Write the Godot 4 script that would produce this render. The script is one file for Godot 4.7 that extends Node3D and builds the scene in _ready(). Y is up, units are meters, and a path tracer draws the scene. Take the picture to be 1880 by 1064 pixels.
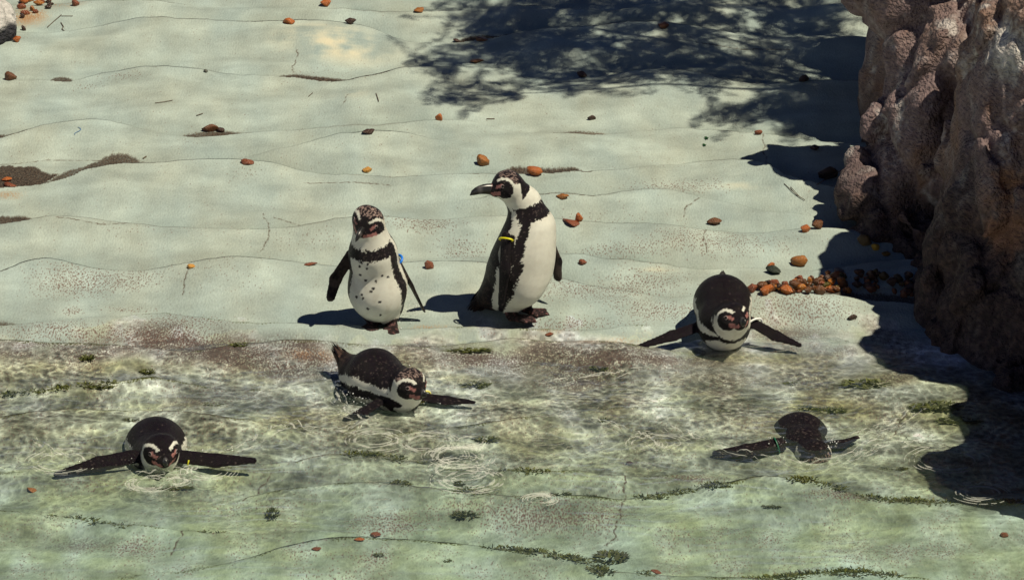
extends Node3D
# A penguin beach: sculpted pale concrete sloping into a clear shallow pool, six penguins, rockwork on the right.
# Units are metres; water level is y = 0; the waterline lies near z = 0; +z is towards the camera.

const PX := 7520.0
const CAM := Vector3(0, 5.077, 15.173)
const PITCH := -17.83
const SUN := Vector3(0.48, 1.0, 0.30)

var view := Basis()
var used := {}
var nz := FastNoiseLite.new()
var nf := FastNoiseLite.new()
var nr := FastNoiseLite.new()
var ncell := FastNoiseLite.new()
var rng := RandomNumberGenerator.new()


func _ready() -> void:
	rng.seed = 4711
	view = Basis(Vector3.RIGHT, deg_to_rad(PITCH))
	var cam := Camera3D.new()
	cam.name = "camera"
	cam.fov = rad_to_deg(2.0 * atan(532.0 / PX))
	cam.near = 0.5
	cam.far = 400.0
	cam.transform = Transform3D(view, CAM)
	add_child(cam)
	cam.current = true

	var sky_mat := ProceduralSkyMaterial.new()
	sky_mat.sky_top_color = Color(0.008, 0.020, 0.070).linear_to_srgb()
	sky_mat.sky_horizon_color = Color(1.15, 1.25, 1.40).linear_to_srgb()
	sky_mat.sky_curve = 0.066
	sky_mat.ground_bottom_color = Color(0.10, 0.10, 0.08).linear_to_srgb()
	sky_mat.ground_horizon_color = Color(0.16, 0.18, 0.18).linear_to_srgb()
	sky_mat.sun_angle_max = 4.0
	var sky := Sky.new()
	sky.sky_material = sky_mat
	var env := Environment.new()
	env.background_mode = Environment.BG_SKY
	env.sky = sky
	env.tonemap_mode = Environment.TONE_MAPPER_LINEAR
	env.tonemap_exposure = 0.96
	env.sdfgi_enabled = true
	env.ssao_enabled = true
	env.ssil_enabled = true
	var we := WorldEnvironment.new()
	we.name = "environment"
	we.environment = env
	add_child(we)

	var sun := DirectionalLight3D.new()
	sun.name = "sun"
	sun.light_energy = 1.6
	sun.light_color = Color(1.0, 0.955, 0.86)
	sun.light_angular_distance = 0.5
	sun.shadow_enabled = true
	add_child(sun)
	sun.look_at_from_position(SUN.normalized() * 20.0, Vector3.ZERO, Vector3.UP)

	nz.seed = 7
	nz.noise_type = FastNoiseLite.TYPE_SIMPLEX
	nz.fractal_type = FastNoiseLite.FRACTAL_NONE
	nz.frequency = 1.0
	nf.seed = 21
	nf.noise_type = FastNoiseLite.TYPE_SIMPLEX
	nf.fractal_octaves = 3
	nf.frequency = 1.0
	nr.seed = 5
	nr.noise_type = FastNoiseLite.TYPE_SIMPLEX
	nr.fractal_type = FastNoiseLite.FRACTAL_RIDGED
	nr.fractal_octaves = 3
	nr.frequency = 1.0
	ncell.seed = 15
	ncell.noise_type = FastNoiseLite.TYPE_CELLULAR
	ncell.cellular_return_type = FastNoiseLite.RETURN_DISTANCE2_SUB
	ncell.fractal_type = FastNoiseLite.FRACTAL_NONE
	ncell.frequency = 3.6

	lay_ledges()
	build_ground()
	build_water()
	build_rocks()
	build_tree()
	build_penguins()
	build_pebbles()
	build_small_things()


# ---------------------------------------------------------------- helpers

func numbered(called: String) -> String:
	if not used.has(called):
		used[called] = 0
		return called
	used[called] += 1
	return "%s_%03d" % [called, used[called]]


func tag(o: Node3D, label: String, category := "", group := "", kind := "") -> void:
	o.set_meta("label", label)
	if category: o.set_meta("category", category)
	if group: o.set_meta("group", group)
	if kind: o.set_meta("kind", kind)


func put(called: String, mesh: Mesh, m: Material, parent: Node3D = null) -> MeshInstance3D:
	var o := MeshInstance3D.new()
	o.mesh = mesh
	if m: o.material_override = m
	if parent == null:
		o.name = numbered(called)
		add_child(o)
	else:
		o.name = called
		parent.add_child(o, true)
	return o


func base_node(called: String, where: Vector3) -> Node3D:
	var o := Node3D.new()
	o.name = numbered(called)
	add_child(o)
	o.position = where
	return o


func mat(c: Color, rough := 0.7) -> StandardMaterial3D:
	var m := StandardMaterial3D.new()
	m.albedo_color = c.linear_to_srgb()
	m.roughness = rough
	return m


func ray(px: float, py: float) -> Vector3:
	return view * Vector3((px - 940.0) / PX, -(py - 532.0) / PX, -1.0)


func sp(u: float) -> float:
	return 0.15 * log(1.0 + exp(clampf(u / 0.15, -60.0, 60.0)))


func base_y(z: float) -> float:
	return 0.105 * sp(-z) - 0.028 * sp(z)


# the point of the sloping beach that a line of sight meets
func at(px: float, py: float, lift := 0.0) -> Vector3:
	var d := ray(px, py)
	var t0 := 8.0
	var t1 := 40.0
	for i in 36:
		var t := (t0 + t1) * 0.5
		var p := CAM + d * t
		if p.y > base_y(p.z) + lift: t0 = t
		else: t1 = t
	return CAM + d * t0


# the point of the modelled ground (ledges and all)
func on_ground(px: float, py: float) -> Vector3:
	var d := ray(px, py)
	var t := 8.0
	var p := CAM + d * t
	while t < 40.0:
		p = CAM + d * t
		if p.y < ground_y(p.x, p.z): break
		t += 0.02
	var lo := t - 0.02
	var hi := t
	for i in 12:
		t = (lo + hi) * 0.5
		p = CAM + d * t
		if p.y < ground_y(p.x, p.z): hi = t
		else: lo = t
	p.y = ground_y(p.x, p.z)
	return p


func on_water(px: float, py: float) -> Vector3:
	var d := ray(px, py)
	return CAM + d * (-CAM.y / d.y)


# the point of a line of sight at a given depth z
func at_z(px: float, py: float, z: float) -> Vector3:
	var d := ray(px, py)
	return CAM + d * ((z - CAM.z) / d.z)


func ss(a: float, b: float, x: float) -> float:
	return smoothstep(a, b, x)


# ---------------------------------------------------------------- ground

const X0 := -3.2
const DX := 0.0115
const NX := 557
var ledges := []      # each: {z: PackedFloat32Array per column, a: amplitude per column}


# crest lines of the sculpted strata, from the pool up the beach: points, height, [where it starts .. is full .. is full .. ends], dirt, moss
func ledge_table() -> Array:
	return [
		{p = [-600, 1190, 300, 1170, 900, 1180, 1500, 1150, 2400, 1190], a = 0.7, f = [-900, -800, 2600, 2700], d = 0.3, m = 0.2},
		{p = [-300, 1090, 0, 1078, 320, 1050, 560, 1013, 646, 1001, 798, 1000, 895, 1005, 970, 1015, 1044, 1028, 1081, 1045, 1111, 1060, 1250, 1068, 1360, 1058, 1550, 1050, 1700, 1062, 1880, 1068, 2300, 1075], a = 0.8, f = [200, 330, 1700, 1900], d = 0.6, m = 0.7},
		{p = [-300, 945, 0, 944, 70, 946, 200, 962, 330, 975, 460, 979, 580, 974, 690, 977, 860, 980, 1000, 984, 1250, 972, 1400, 965, 1600, 975, 1880, 990, 2300, 990], a = 0.8, f = [-700, -600, 640, 800], d = 0.6, m = 0.15},
		{p = [-300, 905, 0, 902, 300, 905, 420, 903, 520, 896, 640, 895, 700, 900, 800, 905, 900, 915, 960, 922, 1080, 922, 1150, 918, 1260, 900, 1330, 893, 1420, 890, 1480, 897, 1560, 910, 1620, 918, 1700, 922, 1880, 918, 2300, 920], a = 0.9, f = [420, 540, 2600, 2700], d = 0.7, m = 0.6},
		{p = [-300, 868, 0, 867, 100, 860, 300, 862, 460, 856, 545, 851, 640, 841, 700, 838, 770, 843, 860, 862, 920, 872, 1000, 877, 1060, 876, 1120, 879, 1300, 866, 1500, 852, 1880, 860, 2300, 860], a = 0.9, f = [-900, -800, 1080, 1260], d = 0.6, m = 0.45},
		{p = [-300, 780, 0, 775, 52, 768, 170, 757, 400, 780, 700, 790, 843, 787, 962, 773, 1081, 753, 1250, 752, 1500, 762, 1700, 780, 1880, 790, 2300, 790], a = 0.7, f = [-900, -800, 1300, 1500], d = 0.5, m = 0.4},
		{p = [-300, 722, 0, 718, 65, 718, 196, 709, 280, 700, 420, 712, 600, 694, 760, 690, 900, 700, 1050, 705, 1200, 692, 1500, 690, 1880, 700, 2300, 700], a = 0.8, f = [-900, -800, 460, 700], d = 0.5, m = 0.6},
		{p = [-300, 640, 0, 633, 60, 632, 200, 640, 350, 648, 420, 640, 600, 632, 800, 640, 870, 634, 950, 622, 1060, 629, 1200, 640, 1500, 650, 1880, 660, 2300, 660], a = 0.8, f = [-900, -800, 1100, 1300], d = 0.5, m = 0.3},
		{p = [-300, 600, 0, 595, 120, 587, 200, 577, 280, 571, 340, 576, 400, 586, 470, 596, 560, 601, 680, 603, 800, 600, 920, 603, 1050, 607, 1200, 600, 1300, 595, 1500, 590, 1700, 600, 1880, 610, 2300, 610], a = 1.0, f = [-900, -800, 1100, 1300], d = 0.45, m = 0.1},
		{p = [-300, 530, 0, 510, 60, 494, 110, 489, 300, 493, 560, 489, 760, 495, 880, 503, 1000, 515, 1100, 528, 1200, 538, 1300, 541, 1390, 539, 1480, 541, 1560, 545, 1700, 560, 1880, 575, 2300, 580], a = 1.0, f = [-900, -800, 2600, 2700], d = 0.45, m = 0.0},
		{p = [-300, 468, 0, 462, 400, 458, 760, 468, 940, 461, 1100, 478, 1180, 485, 1300, 489, 1410, 487, 1480, 490, 1640, 480, 1880, 480, 2300, 480], a = 0.8, f = [720, 900, 2600, 2700], d = 0.45, m = 0.0},
		{p = [-300, 430, 0, 418, 60, 412, 100, 409, 150, 411, 200, 416, 280, 420, 430, 419, 480, 418, 560, 416, 760, 405, 880, 402, 1000, 412, 1100, 414, 1170, 416, 1290, 425, 1400, 428, 1500, 426, 1600, 432, 1880, 440, 2300, 440], a = 0.8, f = [-900, -800, 2600, 2700], d = 0.6, m = 0.0},
		{p = [-300, 385, 0, 378, 120, 375, 400, 380, 640, 376, 900, 362, 1000, 365, 1090, 365, 1166, 354, 1218, 353, 1320, 367, 1403, 383, 1540, 400, 1880, 400, 2300, 400], a = 0.75, f = [820, 950, 1420, 1520], d = 0.6, m = 0.0},
		{p = [-300, 365, 0, 348, 60, 342, 110, 330, 160, 317, 220, 308, 300, 304, 440, 300, 540, 309, 640, 322, 720, 330, 790, 327, 860, 322, 960, 322, 1083, 317, 1114, 314, 1166, 309, 1243, 297, 1295, 292, 1346, 294, 1398, 304, 1440, 330, 1527, 352, 1880, 360, 2300, 360], a = 1.0, f = [-900, -800, 2600, 2700], d = 0.55, m = 0.0},
		{p = [-300, 300, 0, 294, 300, 288, 440, 288, 500, 278, 564, 262, 620, 252, 695, 249, 760, 249, 860, 262, 1000, 278, 1250, 276, 1500, 285, 1880, 300, 2300, 300], a = 0.7, f = [420, 500, 720, 900], d = 0.3, m = 0.0},
		{p = [-300, 268, 0, 256, 68, 244, 150, 230, 188, 225, 226, 226, 282, 233, 320, 238, 376, 242, 462, 241, 560, 238, 700, 230, 800, 221, 870, 219, 954, 236, 1021, 243, 1099, 244, 1166, 235, 1233, 230, 1295, 235, 1346, 241, 1500, 258, 1880, 270, 2300, 270], a = 0.9, f = [-900, -800, 2600, 2700], d = 0.45, m = 0.0},
		{p = [-300, 150, 0, 141, 50, 146, 110, 149, 150, 146, 190, 136, 250, 130, 300, 130, 370, 133, 440, 139, 540, 139, 600, 146, 640, 147, 700, 143, 740, 135, 830, 127, 918, 125, 960, 137, 1115, 139, 1250, 141, 1380, 152, 1600, 155, 1880, 160, 2300, 160], a = 0.9, f = [-900, -800, 2600, 2700], d = 0.5, m = 0.0},
		{p = [-300, 70, 0, 62, 60, 56, 150, 47, 230, 44, 290, 44, 370, 46, 450, 48, 530, 46, 600, 45, 680, 52, 740, 71, 830, 77, 920, 73, 1000, 62, 1100, 54, 1181, 54, 1254, 57, 1362, 62, 1600, 70, 1880, 75, 2300, 75], a = 0.9, f = [-900, -800, 2600, 2700], d = 0.5, m = 0.0},
		{p = [-300, 10, 0, 6, 400, 8, 700, 22, 860, 22, 1000, 18, 1120, 26, 1250, 10, 1500, 12, 1880, 14, 2300, 14], a = 0.7, f = [-900, -800, 2600, 2700], d = 0.6, m = 0.0},
		{p = [-300, -70, 500, -60, 1100, -75, 1880, -62, 2300, -70], a = 0.9, f = [-900, -800, 2600, 2700], d = 0.5, m = 0.0},
		{p = [-300, -160, 500, -150, 1100, -165, 1880, -150, 2300, -160], a = 0.9, f = [-900, -800, 2600, 2700], d = 0.5, m = 0.0},
		{p = [-300, -260, 500, -250, 1100, -265, 1880, -250, 2300, -260], a = 0.9, f = [-900, -800, 2600, 2700], d = 0.5, m = 0.0},
	]


func lay_ledges() -> void:
	var before := PackedFloat32Array()
	var n := 0
	for e in ledge_table():
		var xs := PackedFloat32Array()
		var zs := PackedFloat32Array()
		for i in range(0, e.p.size(), 2):
			var w := at(e.p[i], e.p[i + 1], 0.014)
			xs.append(w.x)
			zs.append(w.z)
		var fade := []
		for i in 4:
			fade.append(at(e.f[i], e.p[e.p.size() / 2 | 1]).x)
		var z := PackedFloat32Array()
		var a := PackedFloat32Array()
		z.resize(NX)
		a.resize(NX)
		var k := 0
		for c in NX:
			var x := X0 + c * DX
			while k < xs.size() - 2 and x > xs[k + 1]: k += 1
			var t := clampf((x - xs[k]) / (xs[k + 1] - xs[k]), 0.0, 1.0)
			var za := zs[maxi(k - 1, 0)]
			var zd := zs[mini(k + 2, zs.size() - 1)]
			var v := lerpf(lerpf(zs[k], zs[k + 1], t), cubic_interpolate(zs[k], zs[k + 1], za, zd, t), 0.6)
			v += 0.012 * nf.get_noise_2d(x * 3.0, n * 17.0) + 0.004 * nf.get_noise_2d(x * 14.0, n * 31.0)
			if n > 0: v = minf(v, before[c] - 0.05)
			z[c] = v
			a[c] = e.a * ss(fade[0], fade[1], x) * (1.0 - ss(fade[2], fade[3], x)) * clampf(0.75 + 0.75 * nz.get_noise_2d(x * 1.1, n * 9.0), 0.15, 1.4)
		ledges.append({z = z, a = a, d = e.d, m = e.m})
		before = z
		n += 1


func swell(x: float, z: float) -> float:
	return base_y(z) + 0.014 * nz.get_noise_2d(x * 0.9, z * 2.2) + 0.0028 * nz.get_noise_2d(x * 2.3 + 40.0, z * 5.0) + 0.0008 * nz.get_noise_2d(x * 9.0, z * 17.0 + 9.0)


func roll(t: float, a_near: float, a_far: float, span: float) -> float:
	var s := t * t * (3.0 - 2.0 * t)
	var k := clampf(span / 0.30, 0.35, 1.15)
	return lerpf(-0.015 * a_near, 0.034 * a_far * k, lerpf(s, 1.0 - pow(1.0 - t, 2.2), 0.35))


func ground_y(x: float, z: float) -> float:
	var c := clampi(int((x - X0) / DX), 0, NX - 1)
	var n := ledges.size()
	for i in n:
		var zf: float = ledges[i].z[c]
		if z > zf:
			var zn: float = ledges[i - 1].z[c] if i > 0 else 7.0
			var an: float = ledges[i - 1].a[c] if i > 0 else 0.0
			var t := clampf((zn - z) / maxf(zn - zf, 0.001), 0.0, 1.0)
			return swell(x, z) + roll(t, an, ledges[i].a[c], zn - zf)
	return swell(x, z) - 0.015 * ledges[n - 1].a[c]


func fold(u: float) -> float:
	return pingpong(u, 1.0)


func build_ground() -> void:
	var ts := [0.0, 0.05, 0.12, 0.22, 0.34, 0.46, 0.58, 0.7, 0.8, 0.88, 0.94, 0.98, 1.0]
	var rows := ledges.size() + 1
	var pos := PackedVector3Array()
	var uv := PackedVector2Array()
	var count := 0
	for i in rows:
		for t in ts:
			for c in NX:
				var x := X0 + c * DX
				var zn: float = ledges[i - 1].z[c] - 0.013 if i > 0 else 7.0
				var an: float = ledges[i - 1].a[c] if i > 0 else 0.0
				var zf: float = ledges[i].z[c] if i < rows - 1 else -9.0
				var af: float = ledges[i].a[c] if i < rows - 1 else 0.0
				var z := lerpf(zn, zf, t)
				pos.append(Vector3(x, swell(x, z) + roll(t, an, af, zn - zf), z))
				uv.append(Vector2(fold((x + 2.5) / 5.0), fold((z + 4.2) / 7.6)))
			count += 1
	var index := PackedInt32Array()
	for r in count - 1:
		for c in NX - 1:
			var k := r * NX + c
			index.append_array([k, k + NX, k + 1, k + 1, k + NX, k + NX + 1])
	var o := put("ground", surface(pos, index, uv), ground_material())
	tag(o, "pale grey-green sculpted concrete beach in wavy ledges running down under the water", "", "", "structure")
	# the same concrete further off, beyond the sculpted part
	var st := SurfaceTool.new()
	st.begin(Mesh.PRIMITIVE_TRIANGLES)
	var far := [[-60.0, -70.0, 60.0, -8.9, 1.03, 1.0], [-60.0, -8.9, -3.15, 7.0, 1.0, 0.0], [3.15, -8.9, 60.0, 7.0, 1.0, 0.0], [-60.0, 7.0, 60.0, 60.0, 0.0, 0.0]]
	for f in far:
		var za: float = f[1]
		while za < f[3] - 0.01:
			var zb := minf(za + 2.0, f[3])
			var ya := maxf(base_y(za), -0.4) - 0.03
			var yb := maxf(base_y(zb), -0.4) - 0.03
			for v in [Vector3(f[0], ya, za), Vector3(f[2], ya, za), Vector3(f[2], yb, zb), Vector3(f[0], ya, za), Vector3(f[2], yb, zb), Vector3(f[0], yb, zb)]:
				st.add_vertex(v)
			za = zb
	st.generate_normals()
	var g := put("outer_ground", st.commit(), mat(Color(0.36, 0.38, 0.30), 0.85))
	tag(g, "plain concrete ground beyond the sculpted beach", "", "", "structure")


func surface(pos: PackedVector3Array, index: PackedInt32Array, uv := PackedVector2Array(), col := PackedColorArray()) -> ArrayMesh:
	var nrm := PackedVector3Array()
	nrm.resize(pos.size())
	for i in range(0, index.size(), 3):
		var a := index[i]
		var b := index[i + 1]
		var c := index[i + 2]
		var f := (pos[c] - pos[a]).cross(pos[b] - pos[a])
		nrm[a] += f
		nrm[b] += f
		nrm[c] += f
	for i in nrm.size():
		nrm[i] = nrm[i].normalized()
	var arr := []
	arr.resize(Mesh.ARRAY_MAX)
	arr[Mesh.ARRAY_VERTEX] = pos
	arr[Mesh.ARRAY_NORMAL] = nrm
	if uv.size(): arr[Mesh.ARRAY_TEX_UV] = uv
	if col.size(): arr[Mesh.ARRAY_COLOR] = col
	arr[Mesh.ARRAY_INDEX] = index
	var m := ArrayMesh.new()
	m.add_surface_from_arrays(Mesh.PRIMITIVE_TRIANGLES, arr)
	return m


func noise_bytes(w: int, h: int, period: float, octaves: int, s: int, stretch := 1, kind := FastNoiseLite.TYPE_SIMPLEX, fractal := FastNoiseLite.FRACTAL_FBM) -> PackedByteArray:
	var n := FastNoiseLite.new()
	n.seed = s
	n.noise_type = kind
	n.fractal_type = fractal
	n.fractal_octaves = octaves
	n.frequency = 1.0 / period
	var im := n.get_image(w / stretch, h, false, false, true)
	if stretch > 1: im.resize(w, h, Image.INTERPOLATE_CUBIC)
	return im.get_data()


const TW := 1600
const TH := 1120


# stains laid on the concrete: place in the photograph, half width, half height, strength
func stains() -> Dictionary:
	return {
		stipple = [[180, 515, 150, 26, 1.0], [110, 540, 90, 22, 0.6], [130, 572, 30, 8, 1.3], [230, 565, 70, 7, 0.7], [340, 592, 110, 20, 0.9], [420, 515, 90, 30, 0.25], [310, 430, 160, 16, 0.25], [230, 148, 70, 10, 0.55], [160, 163, 40, 6, 0.5],
			[780, 418, 90, 18, 0.9], [850, 455, 60, 22, 0.8], [720, 400, 60, 12, 0.35], [1240, 345, 130, 17, 0.75], [1300, 452, 190, 28, 0.75], [1120, 465, 90, 14, 0.7], [350, 262, 30, 14, 0.5], [455, 325, 50, 20, 0.3], [1060, 545, 130, 30, 0.85], [1180, 520, 110, 30, 0.7],
			[1470, 575, 130, 34, 1.0], [1220, 575, 120, 26, 0.95], [1050, 600, 120, 14, 0.9], [470, 545, 40, 14, 0.35], [1020, 955, 170, 30, 0.9], [720, 962, 120, 24, 0.7], [240, 1010, 110, 22, 0.7], [170, 890, 80, 14, 0.4], [1350, 985, 160, 22, 0.4], [1560, 925, 120, 10, 0.9], [1260, 880, 100, 8, 0.9], [640, 1040, 160, 12, 0.5], [1700, 1010, 100, 18, 0.4], [430, 930, 120, 12, 0.4], [850, 940, 120, 16, 0.5], [90, 605, 140, 16, 0.8], [240, 620, 240, 16, 0.9], [1110, 400, 120, 14, 0.25], [600, 130, 90, 14, 0.2], [560, 440, 90, 14, 0.3]],
		dark = [[100, 660, 180, 14, 0.5], [780, 640, 160, 14, 0.4], [330, 612, 120, 22, 0.5], [460, 650, 210, 34, 0.7], [560, 680, 120, 24, 0.6], [330, 640, 120, 18, 0.5], [130, 645, 150, 10, 0.5], [1130, 660, 260, 30, 0.6], [1000, 690, 180, 26, 0.5], [860, 665, 110, 20, 0.55], [1450, 610, 110, 20, 0.4], [400, 730, 160, 26, 0.45], [1350, 700, 200, 26, 0.3],
			[1250, 880, 90, 12, 0.3], [1560, 920, 90, 10, 0.45], [700, 960, 90, 18, 0.3], [1020, 955, 120, 26, 0.35], [150, 1000, 90, 18, 0.35], [1640, 700, 60, 16, 0.6], [1500, 640, 100, 12, 0.4]],
		green = [[60, 690, 110, 40, 0.7], [200, 740, 160, 40, 0.6], [300, 960, 320, 70, 0.3], [120, 870, 160, 40, 0.4], [1510, 748, 100, 22, 2.0], [1740, 762, 100, 30, 2.2], [1610, 700, 80, 16, 1.8], [1380, 652, 150, 12, 1.3], [860, 700, 60, 12, 1.5], [440, 632, 60, 8, 1.2], [230, 680, 90, 16, 1.3], [1200, 645, 90, 8, 0.6], [900, 650, 90, 16, 0.5], [1500, 870, 300, 50, 0.45], [1680, 960, 200, 40, 0.35], [560, 770, 140, 26, 0.45], [1060, 800, 160, 40, 0.4], [800, 1030, 200, 30, 0.3], [1300, 960, 200, 40, 0.35]],
		pale = [[600, 80, 110, 30, 0.9], [650, 100, 90, 24, 0.8], [640, 180, 40, 12, 0.5], [350, 495, 30, 5, 0.8], [560, 484, 60, 4, 0.9], [420, 490, 70, 4, 0.6], [250, 418, 60, 3, 0.9], [1430, 245, 60, 9, 0.9], [1370, 347, 60, 5, 0.7], [1560, 425, 50, 10, 0.7], [1100, 245, 50, 3, 0.6], [1210, 500, 40, 4, 0.7], [820, 560, 220, 24, 0.25], [1090, 520, 60, 8, 0.3]],
		rust = [[40, 30, 60, 22, 1.0], [100, 12, 60, 10, 0.8], [1010, 612, 30, 5, 0.8], [780, 598, 90, 5, 0.9], [1080, 244, 40, 3, 0.8], [1500, 535, 130, 12, 0.7], [1390, 543, 60, 4, 1.0], [1130, 635, 90, 8, 0.55], [400, 241, 60, 3, 1.0], [1540, 425, 60, 7, 0.5], [700, 326, 60, 3, 0.7], [1180, 625, 80, 7, 0.6], [570, 660, 60, 12, 0.6], [20, 365, 40, 6, 0.7]],
		pool = [[1050, 775, 90, 20, 0.6], [470, 790, 300, 30, 0.3], [1150, 720, 240, 26, 0.5], [780, 740, 200, 30, 0.35], [240, 1020, 240, 30, 0.25], [1250, 1010, 240, 30, 0.25], [1700, 830, 90, 26, 0.5]],
	}


# dark sediment lying in the troughs behind the crests: ledge, from, to, greatest depth of the strip in metres, strength
func sediments() -> Array:
	return [[13, -160, 135, 0.24, 1.0], [13, 92, 300, 0.13, 0.72], [13, 868, 1087, 0.085, 0.9], [11, -100, 90, 0.085, 0.9], [15, -90, 66, 0.07, 0.8], [15, 344, 470, 0.028, 0.8], [15, 1010, 1110, 0.02, 0.6], [9, -60, 22, 0.04, 0.8], [8, -60, 30, 0.03, 0.7],
		[12, 950, 1090, 0.025, 0.7], [13, 665, 770, 0.02, 0.6], [11, 985, 1080, 0.02, 0.5], [17, 830, 945, 0.028, 0.9], [18, 1500, 1560, 0.03, 0.8], [17, 300, 520, 0.03, 0.35], [9, 1380, 1700, 0.06, 0.7], [16, 520, 720, 0.010, 1.0], [16, 110, 150, 0.010, 0.8], [18, 150, 330, 0.03, 0.5]]


func cracks() -> Array:
	return [[480, 393, 487, 405, 495, 418, 490, 436, 484, 452, 476, 460], [350, 492, 345, 508, 338, 525, 333, 545], [545, 100, 541, 115, 536, 135], [636, 180, 632, 192, 629, 200], [1148, 880, 1146, 930, 1136, 955, 1128, 985, 1112, 1000], [443, 915, 470, 898, 500, 870], [338, 975, 325, 1000, 310, 1022],
		[1300, 420, 1293, 440, 1297, 470], [1285, 370, 1262, 382, 1255, 395], [1400, 245, 1402, 275, 1410, 310], [1280, 88, 1360, 95, 1450, 94], [1680, 740, 1655, 770, 1640, 800], [590, 415, 560, 419, 530, 410, 500, 402], [100, 418, 190, 428, 260, 422], [560, 340, 640, 345, 720, 352], [0, 300, 90, 291, 190, 292, 260, 300]]


func mask_of(list: Array) -> PackedByteArray:
	var w := TW / 4
	var h := TH / 4
	var f := PackedFloat32Array()
	f.resize(w * h)
	for s in list:
		var c := at(s[0], s[1])
		var e := at(s[0] + s[2], s[1])
		var u := at(s[0], s[1] - s[3])
		var rx := absf(e.x - c.x) * 1.25
		var rz := absf(u.z - c.z) * 1.25
		var i0 := maxi(0, int((c.x - rx + 2.5) / 5.0 * w))
		var i1 := mini(w - 1, int((c.x + rx + 2.5) / 5.0 * w))
		var j0 := maxi(0, int((c.z - rz + 4.2) / 7.6 * h))
		var j1 := mini(h - 1, int((c.z + rz + 4.2) / 7.6 * h))
		for j in range(j0, j1 + 1):
			for i in range(i0, i1 + 1):
				var dx := ((i + 0.5) * 5.0 / w - 2.5 - c.x) / rx
				var dz := ((j + 0.5) * 7.6 / h - 4.2 - c.z) / rz
				var r := dx * dx + dz * dz
				if r < 1.0: f[j * w + i] += s[4] * (1.0 - r) * (1.0 - r) * 1.3
	var b := PackedByteArray()
	b.resize(w * h)
	for i in w * h:
		b[i] = int(clampf(f[i] * 170.0, 0.0, 255.0))
	var im := Image.create_from_data(w, h, false, Image.FORMAT_L8, b)
	im.resize(TW, TH, Image.INTERPOLATE_BILINEAR)
	return im.get_data()


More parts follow.
